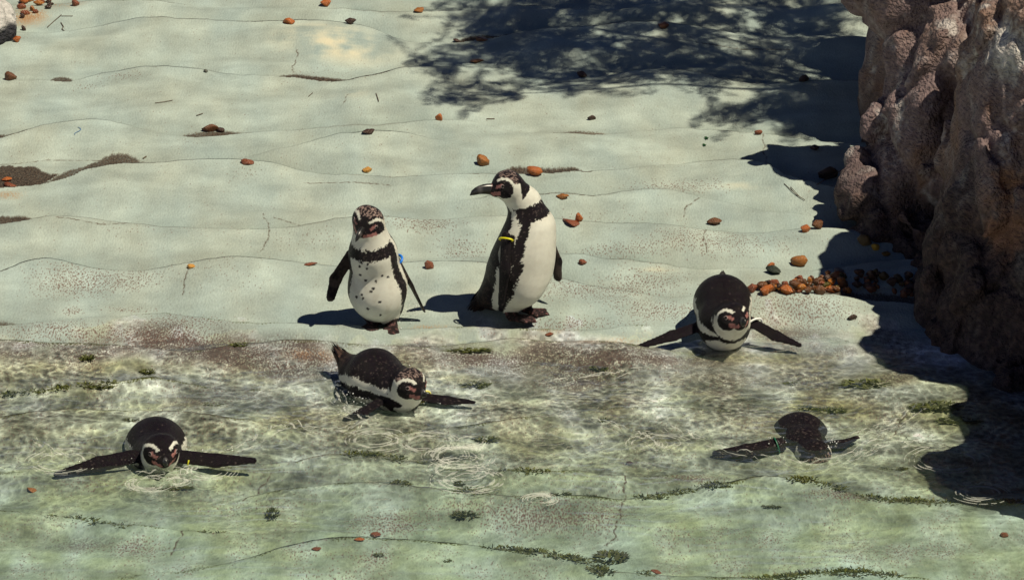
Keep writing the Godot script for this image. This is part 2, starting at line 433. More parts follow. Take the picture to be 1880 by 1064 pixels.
func ground_material() -> StandardMaterial3D:
	var st := stains()
	var stip := mask_of(st.stipple)
	var dark := mask_of(st.dark)
	var green := mask_of(st.green)
	var pale := mask_of(st.pale)
	var rust := mask_of(st.rust)
	var pool := mask_of(st.pool)
	var speck := noise_bytes(TW, TH, 2.9, 2, 3)
	var grain := noise_bytes(TW, TH, 3.2, 2, 12)
	var mid := noise_bytes(TW, TH, 70.0, 4, 4)
	var streak := noise_bytes(TW, TH, 34.0, 4, 6, 4)
	var patch := noise_bytes(TW, TH, 150.0, 5, 8)
	var net := noise_bytes(TW, TH, 14.0, 4, 9, 2, FastNoiseLite.TYPE_SIMPLEX, FastNoiseLite.FRACTAL_RIDGED)  # web of water light, used in the bed's relief and painted in its colour
	var fine := noise_bytes(TW, TH, 6.5, 3, 19, 2)
	var line := PackedByteArray()      # dirt in the troughs
	var moss := PackedByteArray()
	var sed := PackedByteArray()
	line.resize(TW * TH)
	moss.resize(TW * TH)
	sed.resize(TW * TH)
	var trough_shade := PackedByteArray()  # soft shading behind each crest, painted into the concrete's colour
	trough_shade.resize(TW * TH)
	var tz := TH / 7.6
	for li in ledges.size():
		var e = ledges[li]
		for i in TW:
			var x := (i + 0.5) * 5.0 / TW - 2.5
			var c := clampi(int((x - X0) / DX), 0, NX - 1)
			var zl: float = e.z[c]
			var a: float = e.a[c]
			if a < 0.05: continue
			var vary := clampf(0.62 + 0.9 * nf.get_noise_2d(x * 2.3, li * 13.0), 0.12, 1.3)
			var mv := clampf(0.2 + 1.9 * nf.get_noise_2d(x * 4.0 + 50.0, li * 7.0), 0.0, 1.4)
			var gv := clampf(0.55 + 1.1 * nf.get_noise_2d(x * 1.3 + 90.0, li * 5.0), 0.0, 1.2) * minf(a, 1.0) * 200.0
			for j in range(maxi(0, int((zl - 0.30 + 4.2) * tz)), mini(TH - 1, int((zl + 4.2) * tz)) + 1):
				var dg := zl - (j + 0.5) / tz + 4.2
				trough_shade[j * TW + i] = maxi(trough_shade[j * TW + i], int(gv * exp(-maxf(dg, 0.0) / 0.10)))
			var j0 := int((zl - 0.06 + 4.2) * tz)
			var j1 := int((zl + 0.025 + 4.2) * tz)
			for j in range(maxi(0, j0), mini(TH - 1, j1) + 1):
				var dz := (j + 0.5) / tz - 4.2 - zl
				var k := j * TW + i
				var w := exp(-pow(dz + 0.010, 2.0) / 0.00022) if dz < 0.012 else 0.0
				line[k] = maxi(line[k], int(clampf(255.0 * w * vary * e.d * minf(a, 1.0), 0.0, 255.0)))
				if e.m > 0.01:
					var wm := exp(-pow(dz + 0.006, 2.0) / 0.00035)
					moss[k] = maxi(moss[k], int(clampf(255.0 * wm * mv * e.m * minf(a * 1.3, 1.0), 0.0, 255.0)))
	for s in sediments():
		var e = ledges[s[0]]
		var mid_z: float = e.z[NX / 2]
		var xa: float = (s[1] - 940.0) / (PX / (CAM.z - mid_z + 0.9))
		var xb: float = (s[2] - 940.0) / (PX / (CAM.z - mid_z + 0.9))
		for i in TW:
			var x := (i + 0.5) * 5.0 / TW - 2.5
			if x < xa or x > xb: continue
			var c := clampi(int((x - X0) / DX), 0, NX - 1)
			var zl: float = e.z[c]
			var u: float = (x - xa) / (xb - xa)
			var depth: float = s[3] * pow(sin(PI * clampf(u, 0.0, 1.0)), 0.7) * (1.0 + 0.30 * nz.get_noise_2d(x * 5.0, s[0] * 3.0) + 0.07 * nz.get_noise_2d(x * 40.0, s[0] * 3.0)) + 0.058 * pow(sin(PI * clampf(u, 0.0, 1.0)), 0.3)
			for j in range(maxi(0, int((zl - depth + 4.2) * tz)), mini(TH - 1, int((zl + 4.2) * tz)) + 1):
				var away := depth - (zl - (j + 0.5) / tz + 4.2)
				sed[j * TW + i] = int(255.0 * s[4] * clampf(away / 0.03 + 0.25, 0.0, 1.0))
	for cr in cracks():
		for q in range(0, cr.size() - 2, 2):
			var p0 := at(cr[q], cr[q + 1])
			var p1 := at(cr[q + 2], cr[q + 3])
			var steps := int(maxf(absf(p1.x - p0.x) * TW / 5.0, absf(p1.z - p0.z) * tz)) * 2 + 2
			for s in steps:
				var p := p0.lerp(p1, s / float(steps))
				p.x += 0.010 * nf.get_noise_2d(p.z * 9.0, p.x * 9.0)
				var i := clampi(int((p.x + 2.5) / 5.0 * TW), 1, TW - 2)
				var j := clampi(int((p.z + 4.2) * tz), 1, TH - 2)
				var v := int(clampf(150.0 + 260.0 * nf.get_noise_2d(p.x * 25.0, p.z * 25.0), 20.0, 235.0))
				line[j * TW + i] = maxi(line[j * TW + i], v)
				line[j * TW + i + 1] = maxi(line[j * TW + i + 1], v / 3)
	var rgb := PackedByteArray()
	rgb.resize(TW * TH * 3)
	var bump := PackedByteArray()
	bump.resize(TW * TH)
	var wet_row := PackedFloat32Array()
	var wz_row := PackedFloat32Array()
	for j in TH:
		var z := (j + 0.5) / tz - 4.2
		var low := ss(1.3, 2.6, z)
		var k := j * TW
		for i in TW:
			var m := mid[k] - 128
			var s := streak[k] - 128
			var pt := patch[k] - 128
			var g := grain[k] - 128
			var spk := speck[k]
			var zz := z + pt * 0.0018 + m * 0.0008 + s * 0.0006
			var under := ss(-0.05, 0.65, zz)      # algae film on what lies under the water
			var wash := ss(-0.15, 0.30, zz) * (1.0 - ss(0.8, 1.9, zz))      # the churned, encrusted zone at the water's edge
			var tone := 1.0 + m * (0.0004 + 0.0006 * under) + s * (0.0007 + 0.0007 * under) + g * 0.0004
			var wv := clampf(under + pt * 0.0015 * under, 0.0, 1.0)
			var r := (159.0 - 31.0 * wv + 14.0 * low) * tone + pt * 0.03
			var gg := (171.0 - 27.0 * wv + 19.0 * low) * tone
			var b := (163.0 - 38.0 * wv + 22.0 * low) * tone - pt * 0.03
			var h := 120.0 + g * 0.10 + s * 0.22
			if trough_shade[k] > 3:
				var gq := trough_shade[k] * 0.0011 * clampf(1.0 + s * 0.01, 0.3, 1.6)
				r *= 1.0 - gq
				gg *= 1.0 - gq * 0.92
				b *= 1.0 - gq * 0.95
			if pale[k] > 4:
				var w := pale[k] * 0.0032 * clampf(0.6 + s * 0.008 + m * 0.006, 0.0, 1.0)
				r += (214.0 - r) * w
				gg += (203.0 - gg) * w
				b += (172.0 - b) * w
			if under > 0.0:
				var gw := clampf(green[k] * 0.0016 + (pt * 0.0022 + s * 0.0022) * under * 0.35, 0.0, 0.82)
				r += (120.0 - r) * gw
				gg += (126.0 - gg) * gw
				b += (66.0 - b) * gw
				# grey-green wet stone showing through the film
				var tw := clampf((m * 0.9 - s * 0.7) * 0.0030 * under + pool[k] * 0.003, 0.0, 0.6)
				r += (150.0 - r) * tw
				gg += (166.0 - gg) * tw
				b += (146.0 - b) * tw
				h += (net[k] - 150) * (0.55 - 0.35 * low) * under
				# speckled crust plus rippled light painted into the colour, coarser at the water's edge
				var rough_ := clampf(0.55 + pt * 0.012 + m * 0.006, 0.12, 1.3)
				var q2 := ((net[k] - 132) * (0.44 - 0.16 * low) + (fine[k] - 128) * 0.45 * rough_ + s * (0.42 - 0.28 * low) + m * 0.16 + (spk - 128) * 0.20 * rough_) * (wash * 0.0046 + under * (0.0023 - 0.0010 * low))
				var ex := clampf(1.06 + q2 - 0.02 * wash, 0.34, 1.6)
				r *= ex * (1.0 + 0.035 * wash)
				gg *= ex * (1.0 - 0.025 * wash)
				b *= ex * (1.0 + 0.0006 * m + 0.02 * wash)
			var dk := dark[k] * 0.0048 + wash * 0.07 + pt * 0.003 * wash
			if dk > 0.02:
				dk = clampf(dk * clampf(0.75 + s * 0.012 + (spk - 128) * 0.012, 0.0, 1.5), 0.0, 0.85)
				r += (66.0 - r) * dk
				gg += (56.0 - gg) * dk
				b += (54.0 - b) * dk
			if rust[k] > 4:
				var rw := clampf(rust[k] * 0.004 * clampf(0.5 + m * 0.01 + g * 0.008, 0.0, 1.2), 0.0, 0.8)
				r += (150.0 - r) * rw
				gg += (104.0 - gg) * rw
				b += (66.0 - b) * rw
			# dark flecks: few everywhere, many in the stained patches
			var dens := -4.0 + (pt * 0.16 + m * 0.10) * maxf(under, 0.4) + low * clampf(m * 0.5 + pt * 0.35, -20.0, 46.0) + stip[k] * 0.62 + dark[k] * 0.13 + 22.0 * under + 26.0 * wash
			var over := dens * 0.62 - (232 - spk)
			if over > 0.0:
				var fw := minf(over * 0.045, 0.78)
				r += (96.0 - r) * fw
				gg += (72.0 - gg) * fw
				b += (64.0 - b) * fw
				h -= fw * 20.0
			if line[k] > 3:
				var lw := minf(line[k] * (0.0030 + 0.0028 * under), 0.88)
				r += (70.0 - r) * lw
				gg += (56.0 - gg) * lw
				b += (46.0 - b) * lw
				h -= lw * 22.0
			if moss[k] > 6:
				var mw := clampf((moss[k] + (spk - 128) * 1.1) * 0.0068, 0.0, 0.94)
				r += (52.0 - r) * mw
				gg += (56.0 - gg) * mw
				b += (16.0 - b) * mw
				h += mw * 30.0
			if sed[k] > 0:
				var sw := clampf((sed[k] * 1.15 - 30.0 + g * 0.8 + (spk - 128) * 0.5 + m * 0.4) * 0.0042, 0.0, 0.95)
				r += ((58.0 + g * 0.35) - r) * sw
				gg += ((48.0 + g * 0.33) - gg) * sw
				b += ((40.0 + g * 0.28) - b) * sw
				h += sw * g * 0.14
			var q := k * 3
			rgb[q] = clampi(int(r), 6, 240)
			rgb[q + 1] = clampi(int(gg), 6, 240)
			rgb[q + 2] = clampi(int(b), 6, 240)
			bump[k] = clampi(int(h), 0, 255)
			k += 1
	var gm := StandardMaterial3D.new()
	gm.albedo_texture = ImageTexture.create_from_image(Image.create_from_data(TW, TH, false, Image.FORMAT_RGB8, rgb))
	gm.heightmap_enabled = true
	gm.heightmap_texture = ImageTexture.create_from_image(Image.create_from_data(TW, TH, false, Image.FORMAT_L8, bump))
	gm.heightmap_scale = 1.6
	gm.roughness = 0.78
	gm.metallic_specular = 0.35
	return gm


# ---------------------------------------------------------------- water

var rings := []
var wakes := []


# pale strips added for the bright lines that light makes on wakes and rings
func lay_light_lines(hgt: PackedFloat32Array, nx: int, wx0: float, wz0: float, dx: float, dz: float) -> void:
	var st := fresh()
	var lines := []
	for pts in wakes:
		for o in [[0.0, 1.0], [0.024, 0.45], [-0.03, 0.3]]:
			var line := PackedVector2Array()
			for s in pts.size() - 1:
				var n: Vector2 = (pts[s + 1] - pts[s]).orthogonal().normalized()
				var parts := int(pts[s].distance_to(pts[s + 1]) / 0.008) + 1
				for i in parts:
					line.append(pts[s].lerp(pts[s + 1], i / float(parts)) + n * float(o[0]))
			lines.append([line, o[1] * 0.0052, 0.006])
	for r in rings:
		for o in [[1.0, 1.0], [1.22, 0.75], [1.40, 0.5], [0.72, 0.4], [1.58, 0.35]]:
			var line := PackedVector2Array()
			var from := rng.randf() * TAU
			var reach := TAU * (1.0 if o[0] == 1.0 else rng.randf_range(0.45, 0.8))
			for i in 97:
				var a := from + reach * i / 96.0
				line.append(Vector2(r[0], r[1]) + Vector2(cos(a), sin(a)) * float(r[2] * o[0]))
			lines.append([line, o[1] * 0.0068 * r[3], 0.0016])
	for e in lines:
		var line: PackedVector2Array = e[0]
		var last := []
		for i in line.size():
			var p := line[i]
			p += float(e[2]) * Vector2(nz.get_noise_2d(p.x * 8.0, p.y * 8.0), nz.get_noise_2d(p.x * 8.0 + 40.0, p.y * 8.0))
			var d := (line[mini(i + 1, line.size() - 1)] - line[maxi(i - 1, 0)]).normalized().orthogonal()
			var w: float = e[1] * clampf((0.45 if float(e[2]) < 0.002 else 0.2) + 1.3 * nf.get_noise_2d(p.x * 7.0, p.y * 11.0) + 0.4 * nz.get_noise_2d(p.x * 40.0, p.y * 40.0), 0.0, 1.0) * minf(1.0, minf(i, line.size() - 1 - i) * 0.12)
			var c := clampi(int((p.x - wx0) / dx), 0, nx - 2)
			var r := clampi(int((p.y - wz0) / dz), 0, hgt.size() / nx - 2)
			var y := hgt[r * nx + c] + 0.0016
			if ground_y(p.x, p.y) > y: w = 0.0
			var now := [Vector3(p.x - d.x * w, y - 0.0012, p.y - d.y * w * 1.8), Vector3(p.x, y + 0.0006, p.y), Vector3(p.x + d.x * w, y - 0.0012, p.y + d.y * w * 1.8), w]
			if last.size() and (w > 0.0002 or last[3] > 0.0002):
				for k in 2:
					for v in [last[k], now[k + 1], now[k], last[k], last[k + 1], now[k + 1]]: st.add_vertex(v)
			last = now
	var fm := mat(Color(0.80, 0.82, 0.74), 0.5)
	fm.albedo_color.a = 0.34
	fm.transparency = BaseMaterial3D.TRANSPARENCY_ALPHA
	tag(put("light_lines", done(st), fm), "thin pale strips added for bright ripple light on the drop rings and bow waves", "light_lines", "", "stuff")


func build_water() -> void:
	# drops fallen on the pool: centre, radius of the bright ring, strength
	for r in [[690, 808, 40, 1.0], [782, 812, 38, 0.9], [862, 812, 24, 0.5], [844, 839, 42, 1.2], [845, 862, 44, 0.9], [862, 880, 46, 1.0], [990, 917, 22, 1.0], [272, 888, 30, 0.9], [325, 884, 16, 0.8], [385, 866, 34, 0.7], [112, 848, 44, 0.6], [820, 835, 30, 0.5], [1740, 845, 50, 0.7], [1800, 905, 36, 0.6], [1185, 815, 26, 0.5], [1210, 812, 40, 0.35]]:
		var c := on_water(r[0], r[1])
		var e := on_water(r[0] + r[2], r[1])
		rings.append([c.x, c.z, e.x - c.x, r[3]])
	# bow waves pushed up by the swimmers
	for w in [[45, 800, 90, 828, 140, 846, 190, 852], [345, 838, 420, 826, 470, 806, 500, 786, 540, 778], [500, 765, 560, 790, 640, 786, 690, 770], [380, 640, 366, 655, 375, 680, 400, 690], [600, 700, 640, 760, 690, 772], [1210, 770, 1300, 812, 1420, 842, 1470, 852, 1560, 838, 1640, 790], [840, 735, 900, 730, 960, 722], [1560, 800, 1640, 775, 1700, 740], [1000, 700, 1100, 690, 1200, 672], [250, 870, 300, 862, 360, 866], [1560, 835, 1660, 812, 1760, 822], [1080, 765, 1180, 800, 1240, 840]]:
		var pts := PackedVector2Array()
		for i in range(0, w.size(), 2):
			var p := on_water(w[i], w[i + 1])
			pts.append(Vector2(p.x, p.z))
		wakes.append(pts)
	var wx0 := -2.7
	var wz0 := -0.45
	var dx := 0.0072
	var dz := 0.0085
	var nx := 751
	var nzr := 529
	var hgt := PackedFloat32Array()
	hgt.resize(nx * nzr)
	for j in nzr:
		var z := wz0 + j * dz
		for i in nx:
			var x := wx0 + i * dx
			var churn := 0.16 + 0.85 * exp(-pow((z - 0.55) / 0.55, 2.0)) + 0.5 * exp(-pow((z - 1.2) / 0.5, 2.0) - pow((x + 0.2) / 1.4, 2.0))
			var wx := x + 0.05 * nz.get_noise_2d(x * 3.0, z * 4.0 + 70.0)
			var h := 0.0080 * churn * nf.get_noise_2d(wx * 2.6, z * 4.4) + 0.0046 * churn * nf.get_noise_2d(wx * 8.5 + 30.0, z * 12.0)
			h += 0.0011 * sin(z * 75.0 + x * 9.0 + 5.0 * nz.get_noise_2d(x * 1.5, z * 2.0)) * (0.35 + 0.65 * ss(0.1, 0.5, nz.get_noise_2d(x * 1.1 + 7.0, z * 1.6)))
			hgt[j * nx + i] = h
	for r in rings:
		var reach: float = r[2] * 2.1 + 0.02
		for j in range(maxi(0, int((r[1] - reach - wz0) / dz)), mini(nzr - 1, int((r[1] + reach - wz0) / dz)) + 1):
			for i in range(maxi(0, int((r[0] - reach - wx0) / dx)), mini(nx - 1, int((r[0] + reach - wx0) / dx)) + 1):
				var d := Vector2(wx0 + i * dx - r[0], wz0 + j * dz - r[1]).length()
				var w := exp(-pow((d - r[2]) / (r[2] * 0.40 + 0.012), 2.0))
				hgt[j * nx + i] += 0.0020 * r[3] * w * cos((d - r[2]) * TAU / 0.026)
	for pts in wakes:
		for s in pts.size() - 1:
			var a: Vector2 = pts[s]
			var b: Vector2 = pts[s + 1]
			var lo := Vector2(minf(a.x, b.x), minf(a.y, b.y)) - Vector2(0.1, 0.1)
			var hi := Vector2(maxf(a.x, b.x), maxf(a.y, b.y)) + Vector2(0.1, 0.1)
			for j in range(maxi(0, int((lo.y - wz0) / dz)), mini(nzr - 1, int((hi.y - wz0) / dz)) + 1):
				for i in range(maxi(0, int((lo.x - wx0) / dx)), mini(nx - 1, int((hi.x - wx0) / dx)) + 1):
					var p := Vector2(wx0 + i * dx, wz0 + j * dz)
					p += 0.02 * Vector2(nz.get_noise_2d(p.x * 9.0, p.y * 9.0), nz.get_noise_2d(p.x * 9.0 + 40.0, p.y * 9.0))
					var q := Geometry2D.get_closest_point_to_segment(p, a, b)
					var d := p.distance_to(q)
					if d < 0.09:
						hgt[j * nx + i] += 0.0075 * exp(-d * d / 0.0009) * cos(d * TAU / 0.05)
	lay_light_lines(hgt, nx, wx0, wz0, dx, dz)
	var pos := PackedVector3Array()
	var uv := PackedVector2Array()
	for j in nzr:
		for i in nx:
			pos.append(Vector3(wx0 + i * dx, hgt[j * nx + i], wz0 + j * dz))
			uv.append(Vector2(i * dx, j * dz))
	var index := PackedInt32Array()
	for j in nzr - 1:
		for i in nx - 1:
			var k := j * nx + i
			index.append_array([k, k + 1, k + nx, k + 1, k + nx + 1, k + nx])
	var wm := StandardMaterial3D.new()
	wm.resource_name = "water"
	wm.albedo_color = Color(0.50, 0.60, 0.50, 0.05)
	wm.transparency = BaseMaterial3D.TRANSPARENCY_ALPHA
	wm.roughness = 0.02
	wm.metallic_specular = 0.5
	var rip := FastNoiseLite.new()
	rip.seed = 77
	rip.noise_type = FastNoiseLite.TYPE_SIMPLEX
	rip.fractal_octaves = 3
	rip.frequency = 0.02
	var im := rip.get_image(512, 512, false, false, true)
	im.convert(Image.FORMAT_RF)
	wm.heightmap_enabled = true
	wm.heightmap_texture = ImageTexture.create_from_image(im)
	wm.heightmap_scale = 0.05
	wm.uv1_scale = Vector3(1.1, 1.7, 1.0)
	var o := put("water", surface(pos, index, uv), wm)
	tag(o, "clear shallow pool water with drop rings and swimmers' wakes", "", "", "structure")
	var rest := SurfaceTool.new()
	rest.begin(Mesh.PRIMITIVE_TRIANGLES)
	for f in [[-30.0, -0.45, -2.7, 4.038], [2.7, -0.45, 30.0, 4.038], [-30.0, 4.038, 30.0, 30.0]]:
		for v in [Vector3(f[0], 0, f[1]), Vector3(f[2], 0, f[1]), Vector3(f[2], 0, f[3]), Vector3(f[0], 0, f[1]), Vector3(f[2], 0, f[3]), Vector3(f[0], 0, f[3])]:
			rest.set_uv(Vector2(v.x, v.z))
			rest.set_normal(Vector3.UP)
			rest.add_vertex(v)
	var still := StandardMaterial3D.new()
	still.albedo_color = wm.albedo_color
	still.transparency = BaseMaterial3D.TRANSPARENCY_ALPHA
	still.roughness = 0.02
	tag(put("outer_water", rest.commit(), still), "still pool water beyond the swimmers", "", "", "structure")


# ---------------------------------------------------------------- smooth bodies from joined tapered bones

class Blob:
	var a := PackedVector3Array()
	var ba := PackedVector3Array()      # bone direction, in the squashed frame
	var il := PackedFloat32Array()
	var ra := PackedFloat32Array()
	var dr := PackedFloat32Array()
	var k := PackedFloat32Array()
	var n := PackedVector3Array()       # squash normal
	var th := PackedFloat32Array()      # how many times thinner along it
	var part := PackedInt32Array()
	var lo := Vector3(1e9, 1e9, 1e9)
	var hi := Vector3(-1e9, -1e9, -1e9)
	var rough := 0.0
	var na: FastNoiseLite
	var nb: FastNoiseLite
	var nc: FastNoiseLite

	func bone(p: Vector3, q: Vector3, r0: float, r1: float, blend: float, part_no := 0, normal := Vector3.ZERO, thin := 1.0) -> void:
		var d := q - p
		if d.length() < 1e-5: d = Vector3(0, 1e-4, 0)
		var nn := normal.normalized()
		d += nn * ((thin - 1.0) * nn.dot(d))
		a.append(p)
		ba.append(d)
		il.append(1.0 / d.length_squared())
		ra.append(r0)
		dr.append(r1 - r0)
		k.append(blend)
		n.append(nn)
		th.append(thin)
		part.append(part_no)
		var r := maxf(r0, r1) + 0.01 + rough
		for v in [p, q]:
			lo = lo.min(v - Vector3(r, r, r))
			hi = hi.max(v + Vector3(r, r, r))

	func one(i: int, p: Vector3) -> float:
		var q := p - a[i]
		var s := th[i]
		if s > 1.0: q += n[i] * ((s - 1.0) * n[i].dot(q))
		var h := clampf(q.dot(ba[i]) * il[i], 0.0, 1.0)
		return ((q - ba[i] * h).length() - (ra[i] + dr[i] * h)) / s

	func sdf(p: Vector3) -> float:
		var d := 9.0
		for i in a.size():
			var q := p - a[i]
			var s := th[i]
			if s > 1.0: q += n[i] * ((s - 1.0) * n[i].dot(q))
			var h := clampf(q.dot(ba[i]) * il[i], 0.0, 1.0)
			var e := ((q - ba[i] * h).length() - (ra[i] + dr[i] * h)) / s
			var kk := k[i]
			var w := kk - absf(d - e)
			if e < d: d = e
			if w > 0.0: d -= w * w * 0.25 / kk
		if rough > 0.0 and d < rough * 3.0: d -= bulge(p)
		return d

	# the bones that can matter within `reach` of a point
	func near_bones(p: Vector3, reach: float) -> PackedInt32Array:
		var e := PackedFloat32Array()
		e.resize(a.size())
		var least := 9.0
		for i in a.size():
			e[i] = one(i, p)
			least = minf(least, e[i])
		var some := PackedInt32Array()
		for i in a.size():
			if e[i] < least + 2.0 * reach + k[i]: some.append(i)
		return some

	func sdf_of(p: Vector3, some: PackedInt32Array) -> float:
		var d := 9.0
		for i in some:
			var q := p - a[i]
			var s := th[i]
			if s > 1.0: q += n[i] * ((s - 1.0) * n[i].dot(q))
			var h := clampf(q.dot(ba[i]) * il[i], 0.0, 1.0)
			var e := ((q - ba[i] * h).length() - (ra[i] + dr[i] * h)) / s
			var kk := k[i]
			var w := kk - absf(d - e)
			if e < d: d = e
			if w > 0.0: d -= w * w * 0.25 / kk
		if rough > 0.0 and d < rough * 3.0: d -= bulge(p)
		return d

	func bulge(p: Vector3) -> float:
		var w := na.get_noise_3d(p.x * 1.3 + 9.0, p.y * 1.0, p.z * 1.3) * 0.35
		var b1 := absf(nb.get_noise_3d(p.x * 1.9 + w, p.y * 1.5 - w, p.z * 1.9))
		var b2 := absf(nb.get_noise_3d(p.x * 4.6 + 31.0, p.y * 4.0 + w * 2.0, p.z * 4.6))
		var b3 := absf(nb.get_noise_3d(p.x * 12.0, p.y * 12.0 + 17.0, p.z * 12.0))
		var v := nc.get_noise_3d(p.x + w * 0.3, p.y * 0.8, p.z + w * 0.2) + 1.0
		return rough * (0.85 * b1 + 0.40 * b2 + 0.22 * b3 - 0.65 * exp(-v * v / 0.012) + 1.3 * na.get_noise_3d(p.x * 1.7, p.y * 1.3 + 50.0, p.z * 1.7) - 0.30)

	func part_of(p: Vector3) -> int:
		var best := 9.0
		var w := 0
		for i in a.size():
			var e := one(i, p)
			if e < best:
				best = e
				w = part[i]
		return w


# surface nets: one vertex in each cell that the surface crosses, one quad round each crossed edge
func net(b: Blob, h: float) -> Array:
	var lo := b.lo
	var size := b.hi - lo
	var nx := int(size.x / h) + 3
	var ny := int(size.y / h) + 3
	var nn := int(size.z / h) + 3
	var sy := nx
	var sz := nx * ny
	var val := PackedFloat32Array()
	val.resize(nx * ny * nn)
	val.fill(9.0)
	var id := PackedInt32Array()
	id.resize(nx * ny * nn)
	id.fill(-1)
	var pos := PackedVector3Array()
	var cells := PackedInt32Array()
	var step := 3
	var near := step * h * (0.87 if b.rough == 0.0 else 1.9) + h * 0.3
	var corner := [0, 1, sy, sy + 1, sz, sz + 1, sz + sy, sz + sy + 1]
	var off := [Vector3(0, 0, 0), Vector3(1, 0, 0), Vector3(0, 1, 0), Vector3(1, 1, 0), Vector3(0, 0, 1), Vector3(1, 0, 1), Vector3(0, 1, 1), Vector3(1, 1, 1)]
	var ea := [0, 2, 4, 6, 0, 1, 4, 5, 0, 1, 2, 3]
	var eb := [1, 3, 5, 7, 2, 3, 6, 7, 4, 5, 6, 7]
	for k0 in range(0, nn - 1, step):
		for j0 in range(0, ny - 1, step):
			for i0 in range(0, nx - 1, step):
				var mid := lo + Vector3(i0 + step * 0.5, j0 + step * 0.5, k0 + step * 0.5) * h
				if absf(b.sdf(mid)) > near: continue
				var some := b.near_bones(mid, step * h * 0.87)
				var k1 := mini(k0 + step, nn - 1)
				var j1 := mini(j0 + step, ny - 1)
				var i1 := mini(i0 + step, nx - 1)
				for kk in range(k0, k1 + 1):
					for j in range(j0, j1 + 1):
						for i in range(i0, i1 + 1):
							var w := i + j * sy + kk * sz
							if val[w] == 9.0: val[w] = b.sdf_of(lo + Vector3(i, j, kk) * h, some)
				for kk in range(k0, k1):
					for j in range(j0, j1):
						for i in range(i0, i1):
							var w := i + j * sy + kk * sz
							var inside := 0
							for c in 8:
								if val[w + corner[c]] < 0.0: inside += 1
							if inside == 0 or inside == 8: continue
							var sum := Vector3.ZERO
							var count := 0
							for e in 12:
								var va := val[w + corner[ea[e]]]
								var vb := val[w + corner[eb[e]]]
								if (va < 0.0) != (vb < 0.0):
									sum += off[ea[e]].lerp(off[eb[e]], va / (va - vb))
									count += 1
							id[w] = pos.size()
							cells.append(w)
							pos.append(lo + (Vector3(i, j, kk) + sum / count) * h)
	var index := PackedInt32Array()
	for w in cells:
		for ax in 3:
			var s0: int = [1, sy, sz][ax]
			var s1: int = [sy, sz, 1][ax]
			var s2: int = [sz, 1, sy][ax]
			if (val[w] < 0.0) == (val[w + s0] < 0.0): continue
			if w - s1 - s2 < 0: continue
			var q0 := id[w]
			var q1 := id[w - s1]
			var q2 := id[w - s1 - s2]
			var q3 := id[w - s2]
			if q1 < 0 or q2 < 0 or q3 < 0: continue
			if val[w] < 0.0: index.append_array([q0, q2, q1, q0, q3, q2])
			else: index.append_array([q0, q1, q2, q0, q2, q3])
	return [pos, index]


func shifted(pos: PackedVector3Array, by: Vector3) -> PackedVector3Array:
	var r := PackedVector3Array()
	r.resize(pos.size())
	for i in pos.size():
		r[i] = pos[i] - by
	return r


# a tube along points, with a radius for each; ends closed to a point
func tube(st: SurfaceTool, pts: Array, radii: Array, sides := 8, col := [], flat_axis := Vector3.ZERO, flat := 1.0) -> void:
	var rings_ := []
	var ref := Vector3(0.13, 0.9, 0.41).normalized()
	for i in pts.size():
		var d: Vector3 = (pts[mini(i + 1, pts.size() - 1)] - pts[maxi(i - 1, 0)]).normalized()
		var u := (ref - d * ref.dot(d)).normalized()
		var v := d.cross(u)
		ref = u
		var ring := []
		for s in sides:
			var an := TAU * s / sides
			var o := (u * cos(an) + v * sin(an)) * float(radii[i])
			if flat != 1.0: o += flat_axis * (flat - 1.0) * flat_axis.dot(o)
			ring.append(pts[i] + o)
		rings_.append(ring)
	for i in pts.size() - 1:
		for s in sides:
			var t := (s + 1) % sides
			var q := [[i, s], [i, t], [i + 1, s], [i, t], [i + 1, t], [i + 1, s]]
			for e in q:
				if col.size(): st.set_color(col[e[0]])
				st.add_vertex(rings_[e[0]][e[1]])
	for e in [0, pts.size() - 1]:
		for s in sides:
			var t := (s + 1) % sides
			if col.size(): st.set_color(col[e])
			var tri := [pts[e], rings_[e][t], rings_[e][s]] if e == 0 else [pts[e], rings_[e][s], rings_[e][t]]
			for v in tri: st.add_vertex(v)


func fresh() -> SurfaceTool:
	var st := SurfaceTool.new()
	st.begin(Mesh.PRIMITIVE_TRIANGLES)
	return st


func done(st: SurfaceTool, smooth := true) -> ArrayMesh:
	if smooth: st.index()
	st.generate_normals()
	return st.commit()


var grain_tex: Dictionary = {}

func relief(called: String, period: float, octaves: int, ridged := false) -> Texture2D:
	if not grain_tex.has(called):
		var n := FastNoiseLite.new()
		n.seed = called.hash() % 1000
		n.noise_type = FastNoiseLite.TYPE_SIMPLEX
		n.fractal_octaves = octaves
		if ridged: n.fractal_type = FastNoiseLite.FRACTAL_RIDGED
		n.frequency = 1.0 / period
		grain_tex[called] = ImageTexture.create_from_image(n.get_seamless_image(512, 512, false, false, 0.1, true))
	return grain_tex[called]


# ---------------------------------------------------------------- rockwork and tree

func rock_material() -> StandardMaterial3D:
	var m := StandardMaterial3D.new()
	m.vertex_color_use_as_albedo = true
	m.roughness = 0.88
	m.metallic_specular = 0.3
	m.heightmap_enabled = true
	m.heightmap_texture = relief("grit", 30.0, 6)
	m.heightmap_scale = 1.6
	m.uv1_triplanar = true
	m.uv1_scale = Vector3(2.6, 2.6, 2.6)
	return m


